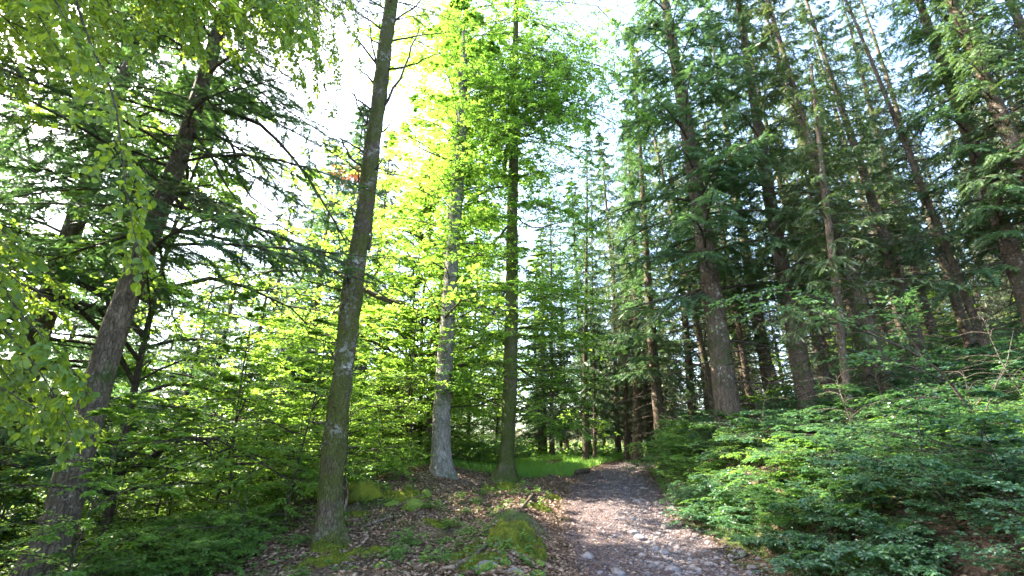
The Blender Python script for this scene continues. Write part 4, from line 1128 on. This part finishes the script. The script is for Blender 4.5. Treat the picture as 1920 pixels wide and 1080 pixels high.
ICO_V = None
def stone_tpl(rng, sub=1):
    import bmesh
    bm = bmesh.new(); bmesh.ops.create_icosphere(bm, subdivisions=sub, radius=1.0)
    V = np.array([v.co[:] for v in bm.verts]); F = np.array([[v.index for v in f.verts] for f in bm.faces]); bm.free()
    s = rng.random() * 50
    r = 1 + .28 * vnoise(V[:, 0] * 1.3 + s, V[:, 1] * 1.3, V[:, 2] * 1.3, seed=6) + .10 * vnoise(V[:, 0] * 4 + s, V[:, 1] * 4, V[:, 2] * 4, seed=8)
    V = V * r[:, None]
    for k in range(5):      # planar chips
        nrm = unit(rng.normal(size=3)); c = .62 + .2 * rng.random()
        dd = V @ nrm; V = V - np.maximum(dd - c, 0)[:, None] * nrm * .9
    return V, F
def gravel():
    rng = np.random.default_rng(60)
    n = 30000
    y = 4.6 + 22 * rng.random(n) ** 1.9
    x = path_x(y) + rng.normal(size=n) * .62 + .15
    x = np.where(rng.random(n) < .6, path_x(y) + .1 + .45 * rng.normal(size=n) + .35, x)
    sz = .006 + .018 * rng.random(n) ** 3 + .032 * (rng.random(n) < .07) * rng.random(n)
    p = on_ground(x, y); mb = MB()
    for k in range(6):
        V, F = stone_tpl(rng, 1); m = np.arange(n) % 6 == k
        a = rng.random(m.sum()) * 6.28; ca, sa = np.cos(a), np.sin(a)
        W = V[None] * sz[m][:, None, None] * (np.array([1, 1, .55]) * (.7 + .6 * rng.random((m.sum(), 1, 3))))
        W = np.stack([W[..., 0] * ca[:, None] - W[..., 1] * sa[:, None], W[..., 0] * sa[:, None] + W[..., 1] * ca[:, None], W[..., 2]], -1) + p[m][:, None] + np.array([0, 0, .012])
        off = (np.arange(m.sum()) * len(V))[:, None, None]
        mb.add(W, [(F[None] + off).reshape(-1, 3)], 0, False)
    tag(mb.obj('gravel', [M['gravel']]), 'small loose stones scattered along the worn path', 'gravel', kind='stuff')
gravel()

def stone(name, label, px, py, size, seed, mat, flat=.6, group=None, sub=3, sink=.3, Yfix=None, cat='stone'):
    # intersect the photo's sight line with the terrain
    d = ray(px, py); ts = np.linspace(3, 60, 4000)
    P = np.array([0, 0, EYE]) + d[None] * ts[:, None]
    i = np.argmax(P[:, 2] < H(P[:, 0], P[:, 1])) if Yfix is None else np.argmin(abs(P[:, 1] - Yfix))
    p = P[i]; r = pix(size, p) / 2
    rng = np.random.default_rng(seed); V, F = stone_tpl(rng, sub)
    a = rng.random() * 6.28
    V = V * np.array([1, .75 + .4 * rng.random(), flat]) * r
    V = V + .05 * r * fbm(V[:, 0] / r * 5, V[:, 1] / r * 5, V[:, 2] / r * 5, seed=seed)[:, None] * unit(V)
    V = np.stack([V[:, 0] * math.cos(a) - V[:, 1] * math.sin(a), V[:, 0] * math.sin(a) + V[:, 1] * math.cos(a), V[:, 2]], -1)
    mb = MB(); mb.add(V, [F], 0, sub > 2)
    o = mb.obj(name, [M[mat]]); o.location = (p[0], p[1], float(H(p[0], p[1])) + r * flat * (1 - 2 * sink) * .8)
    tag(o, label, cat, group)
    return o
ST = [(1188, 1003, 18, 'round grey stone, largest of those lying in the middle of the path'), (1200, 1012, 15, 'flat pale stone touching the round grey stone on the path'), (1228, 1033, 16, 'rounded stone nearer the viewer in the middle of the path'),
      (1245, 1040, 18, 'flat stone just right of the rounded near one'), (1250, 992, 18, 'pale flat stone at the right of the path centre'), (1195, 943, 14, 'dark stone at the lower end of the sunlit patch'),
      (1205, 917, 9, 'little stone at the far end of the sunlit patch'), (1172, 917, 8, 'tiny pale stone in the far part of the path'), (1275, 985, 12, 'small stone right of the pale flat one'),
      (1290, 968, 11, 'small grey stone by the right path edge halfway along'), (1392, 1042, 16, 'pale block-shaped stone at the right edge of the path in front'), (1410, 1067, 15, 'stone at the bottom of the picture by the right edge of the path'),
      (1262, 1072, 20, 'flat slab at the bottom of the picture in the path'), (1102, 1048, 20, 'dark flat stone in the left wheel track'), (1160, 1080, 22, 'half buried stone at the very bottom of the path'),
      (1215, 1020, 10, 'small stone between the round grey one and the rounded near one'), (1235, 1002, 9, 'tiny stone left of the pale flat one'), (1260, 955, 10, 'grey stone on the upper right part of the path'), (1240, 965, 9, 'small stone beside the end of the shadow line'),
      (1186, 975, 10, 'small stone just beyond the round grey stone'), (1305, 1005, 10, 'small stone near the right path edge'), (1330, 1060, 13, 'angular stone in the right half of the path in front')]
for k, (px, py, s, lab) in enumerate(ST):
    stone('stone', lab, px, py, s * 1.4, 300 + k, 'gravel', .6, 'loose stones on the path', 2 if s < 14 else 3)
rs = random.Random(21)
for k in range(70):
    t = rs.random(); py = 935 + 145 * t ** .8; px = 1255 + 30 * t + rs.gauss(0, 38 + 55 * t)
    stone('stone', 'angular grey cobble among the rubble washed out of the right half of the path', px, py, rs.uniform(6, 13) * (.6 + .9 * t), 600 + k, 'gravel', .6, 'rubble cobbles in the path', 2, sink=.3)
stone('boulder', 'low rounded boulder wholly covered in green moss behind the lichen-spotted trunk', 685, 905, 78, 401, 'moss', .62, Yfix=12.2, cat='boulder', sub=4)
for k, (px, py, s, m, lab) in enumerate([(915, 1072, 46, 'rock', 'pale grey rock poking from the foot of the mossy ridge, left one'), (965, 1080, 40, 'rock', 'grey rock at the bottom of the picture below the mossy ridge'), (1010, 1062, 24, 'mossrock', 'mossy rock at the right foot of the mossy ridge'),
                                         (775, 955, 42, 'mossrock', 'dark mossy rock on the bank in front of the grey trunk'), (735, 950, 30, 'mossrock', 'small mossy rock left of the dark rock on the bank'), (800, 930, 30, 'mossrock', 'mossy lump at the foot of the grey trunk'),
                                         (235, 1060, 40, 'mossrock', 'mossy rock low on the slope beside the left fir'), (485, 1025, 14, 'rock', 'small yellowish stone on the slope left of the lichen-spotted trunk')]):
    stone('rock', lab, px, py, s, 420 + k, m, .55, 'rocks on the left bank', 4)

def moss_cover():
    rng = np.random.default_rng(70)
    mb = MB()
    for k, (px, py, rx, ry, h, a) in enumerate([(960, 1012, .40, .62, .16, -.5), (1008, 952, .26, .50, .05, -.4), (900, 1058, .35, .22, .04, 0), (1035, 935, .2, .35, .04, -.5), (760, 930, .5, .3, .10, .3), (870, 1045, .3, .2, .04, .2), (990, 1035, .3, .35, .08, -.3), (700, 1040, .5, .3, .04, .2), (820, 985, .35, .25, .04, 0), (600, 1055, .4, .25, .04, .3), (670, 970, .3, .25, .05, .3), (945, 915, .5, .4, .08, 0), (615, 1030, .35, .3, .06, 0)]):
        d = ray(px, py); ts = np.linspace(3, 60, 4000)
        P = np.array([0, 0, EYE]) + d[None] * ts[:, None]
        p = P[np.argmax(P[:, 2] < H(P[:, 0], P[:, 1]))]
        n = 60; u = np.linspace(-1, 1, n); U, W = np.meshgrid(u, u)
        X = p[0] + (U * rx * math.cos(a) - W * ry * math.sin(a)) * 1.3; Y = p[1] + (U * rx * math.sin(a) + W * ry * math.cos(a)) * 1.3
        rr = np.sqrt(U ** 2 + W ** 2) + .30 * fbm(X * 4, Y * 4, seed=71) + .28 * fbm(X * 13, Y * 13, seed=75)
        f = 1 - sstep(.25, 1.0, rr)
        Z = H(X, Y) - .03 + f * (h + .05) + f * .03 * fbm(X * 14, Y * 14, seed=73)
        i = np.arange(n * n).reshape(n, n)
        F = np.stack([i[:-1, :-1], i[:-1, 1:], i[1:, 1:], i[1:, :-1]], -1).reshape(-1, 4)
        fm = f.ravel()[F].mean(1) > .05
        mb.add(np.stack([X, Y, Z], -1), [F[fm]], 0, True)
        q = rng.integers(0, n * n, 5000); q = q[f.ravel()[q] > .25]
        pp = np.stack([X, Y, Z], -1).reshape(-1, 3)[q] + rng.normal(size=(len(q), 3)) * np.array([.01, .01, 0])
        dd = rng.normal(size=(len(q), 3)) * .6 + np.array([0, 0, 1])
        leaves(mb, pp, dd, rng.normal(size=(len(q), 3)), .018 + .018 * rng.random(len(q)), SHARD, 0)
    tag(mb.obj('moss', [M['moss']]), 'yellow-green moss cushions on the ridge beside the path', 'moss', kind='stuff')
moss_cover()

def grass():
    rng = np.random.default_rng(80)
    n = 90000
    y = 17.5 + 17 * rng.random(n); x = path_x(y) - 1.5 - 7.5 * rng.random(n)
    k = (x < path_x(y) - 1.42 + .1 * rng.normal(size=n)) & (vnoise(x * .5, y * .5, seed=81) > -.5) & ((y > 19.5) | (rng.random(n) < .4))
    x, y = x[k], y[k]; n = len(x)
    p = on_ground(x, y); d = np.array([0, 0, 1.]) + .5 * rng.normal(size=(n, 3)) * np.array([1, 1, .1])
    mb = MB(); leaves(mb, p, d, rng.normal(size=(n, 3)), .16 + .22 * rng.random(n), BLADE, 0)
    # thin tufts on the right verge and the left bank
    n = 15000
    y = 6 + 18 * rng.random(n); side = rng.random(n) < .6
    x = np.where(side, path_x(y) + 1.42 + .1 + .9 * rng.random(n) ** 1.5, path_x(y) - 1.5 - 5.5 * rng.random(n))
    k = (vnoise(x * 1.2, y * 1.2, seed=83) > np.where(side, -.3, .25))
    x, y = x[k], y[k]; n = len(x)
    d = np.array([0, 0, 1.]) + .6 * rng.normal(size=(n, 3)) * np.array([1, 1, .1])
    leaves(mb, on_ground(x, y), d, rng.normal(size=(n, 3)), .05 + .09 * rng.random(n), BLADE, 1)
    tag(mb.obj('grass', [M['grass'], M['herb']]), 'bright green grass of the small meadow left of the far path', 'grass', kind='stuff')
    # low leafy ground cover
    n = 5200
    y = 5 + 17 * rng.random(n) ** 1.1; s = rng.random(n)
    xl = path_x(y) - 1.7 - 9 * rng.random(n); xr = path_x(y) + 1.75 + 8 * rng.random(n) ** 1.3
    x = np.where(s < .5, xl, xr)
    k = vnoise(x * .9, y * .9, seed=85) > np.where(s < .5, np.where(x > -3, .02, -.25), -.3)
    x, y = x[k], y[k]; n = len(x)
    q = on_ground(x, y)
    hgt = .05 + .14 * rng.random(n)
    mb = MB()
    P = np.stack([q, q + np.stack([.03 * rng.normal(size=n), .03 * rng.normal(size=n), hgt], -1)], 1)
    tubes(mb, P, np.full((n, 2), .0015), 3, 0)
    for j in range(8):
        a = rng.random(n) * 6.28
        d = np.stack([np.cos(a), np.sin(a), .2 * rng.normal(size=n)], -1)
        leaves(mb, P[:, 1] - np.array([0, 0, 1]) * (hgt * .5 * rng.random(n))[:, None], d, np.array([0, 0, 1.]) + .25 * rng.normal(size=(n, 3)), .04 + .04 * rng.random(n), LEAF_MID, 1)
    tag(mb.obj('ground_cover', [M['twig'], M['herb']]), 'low leafy seedlings and herbs carpeting both banks', 'ground cover', kind='stuff')
grass()
def far_cover():
    rng = np.random.default_rng(88); n = 60000
    y = 27 + 50 * rng.random(n) ** 1.2; x = rng.uniform(-1.25, 1.1, n) * y
    k = (np.abs(x - path_x(y)) > 2.2) & (vnoise(x * .35, y * .35, seed=89) > -.45)
    x, y = x[k], y[k]; n = len(x)
    hh = (.5 + .5 * vnoise(x * .5, y * .5, seed=90)) * 1.3
    p = on_ground(x, y) + np.array([0, 0, 1]) * (hh * rng.random(n))[:, None]
    a = rng.random(n) * 6.28; d = np.stack([np.cos(a), np.sin(a), .3 * rng.normal(size=n)], -1)
    mb = MB(); leaves(mb, p, d, np.array([0, 0, 1.]) + .6 * rng.normal(size=(n, 3)), .16 + .16 * rng.random(n), LEAF_FAR, 0)
    tag(mb.obj('undergrowth', [M['herb']]), 'low green undergrowth between the distant trunks', 'undergrowth', kind='stuff')
far_cover()

# ---- fallen wood, roots, stump
def fallen(name, label, cat, pts, r0, r1, seed, mat='dead_wood', lift=.0, twigs=0, group=None, K=14, cap=True, endmat=None):
    W = []
    for px, py, off in pts:
        d = ray(px, py); ts = np.linspace(3, 60, 4000)
        P = np.array([0, 0, EYE]) + d[None] * ts[:, None]
        p = P[np.argmax(P[:, 2] < H(P[:, 0], P[:, 1]) + off)]; W.append(p)
    base = W[0].copy(); rng = np.random.default_rng(seed)
    P = smooth_line(np.array(W) - base, K); P[1:-1] += rng.normal(size=(K - 2, 3)) * r0 * .25
    mb = MB(); rad = np.linspace(r0, r1, K) * (1 + .15 * rng.normal(size=K))
    tubes(mb, P[None], rad[None], 10 if r0 > .02 else 6, 0, cap=cap)
    if twigs:
        Q = branchlets(rng, P[None], np.linspace(.3, .9, twigs)[None], .8, .3 * (.5 + rng.random((1, twigs))), 4, jit=.3)
        tubes(mb, Q, np.full((len(Q), 4), r1 * .7), 4, 0)
    o = mb.obj(name, [M[mat]]); o.location = base; tag(o, label, cat, group)
    return o
fallen('log', 'short brown log lying where the meadow meets the path', 'log', [(1080, 886, .1), (1103, 882, .1)], .10, .09, 1, 'bark_spruce', K=6)
fallen('fallen_branch', 'bare pale stick leaning from the ground beside the lichen-spotted trunk', 'branch', [(645, 960, .03), (652, 925, .3), (648, 895, .6)], .035, .02, 2)
fallen('fallen_branch', 'greyish fallen branch lying right of the lichen-spotted trunk foot', 'branch', [(685, 985, .04), (725, 972, .05), (745, 968, .04)], .035, .022, 3, twigs=2)
fallen('fallen_branch', 'long thin branch lying across the bank below the grey trunk', 'branch', [(748, 948, .04), (785, 930, .08), (835, 918, .05)], .022, .012, 4, twigs=3)
fallen('fallen_branch', 'weathered root-like branch at the left foot of the mossy ridge', 'branch', [(855, 1062, .05), (885, 1045, .06), (912, 1020, .10)], .045, .03, 5, twigs=1)
fallen('fallen_branch', 'thin curved stick on the slope left of the lichen-spotted trunk', 'branch', [(530, 965, .04), (548, 940, .1), (575, 915, .05)], .02, .012, 6)
fallen('fallen_branch', 'short stick lying below the foot of the lichen-spotted trunk', 'branch', [(565, 1058, .03), (590, 1035, .03)], .02, .015, 8)
fallen('fallen_branch', 'mossy rotten branch lying at the bottom left of the photograph', 'branch', [(240, 1075, .05), (330, 1068, .08), (400, 1040, .06)], .06, .04, 9, 'bark_moss', twigs=2)
fallen('fallen_branch', 'small stick lying across the left wheel track', 'branch', [(1110, 978, .01), (1122, 992, .01)], .008, .005, 10)
fallen('root', 'gnarled root crossing the bare bank right of the mossy trunk', 'root', [(968, 905, .02), (1000, 912, .04), (1040, 920, .02)], .035, .015, 11, 'bark_spruce')
fallen('root', 'dark root running down the ridge towards the moss', 'root', [(1000, 925, .02), (975, 955, .04), (955, 975, .02)], .035, .02, 12, 'bark_spruce')
def stump():
    d = ray(392, 1000); ts = np.linspace(3, 40, 3000)
    P = np.array([0, 0, EYE]) + d[None] * ts[:, None]
    p = P[np.argmax(P[:, 2] < H(P[:, 0], P[:, 1]))]
    g = float(H(p[0], p[1]))
    h = at(395, 975, p[1])[2] - g; h = max(.35, h)
    e = thing('tree_stump', 'sawn tree stump with a pale cut top in the undergrowth left of the lichen-spotted trunk', 'stump', (p[0], p[1], g - .1))
    line = np.array([(0, 0, 0, .22), (0, 0, h * .5, .20), (.01, 0, h + .1, .19)])
    mb = MB(); trunk_mesh(mb, line, 21, 20, .35, .2, .06); mb.obj('trunk', [M['bark_moss']], e)
    a = np.arange(20) * 2 * math.pi / 20; r = .186 * (1 + .04 * np.sin(a * 3))
    V = np.stack([r * np.cos(a) + .01, r * np.sin(a), h + .1 + .004 + .02 * np.cos(a)], -1)
    mb = MB(); mb.add(np.vstack([V, [[.01, 0, h + .11]]]), [np.stack([np.arange(20), np.roll(np.arange(20), -1), np.full(20, 20)], -1)], 0, False)
    mb.obj('cut_top', [M['cut']], e)
stump()
print('objects', len(bpy.data.objects), 'verts', sum(len(m.vertices) for m in bpy.data.meshes))
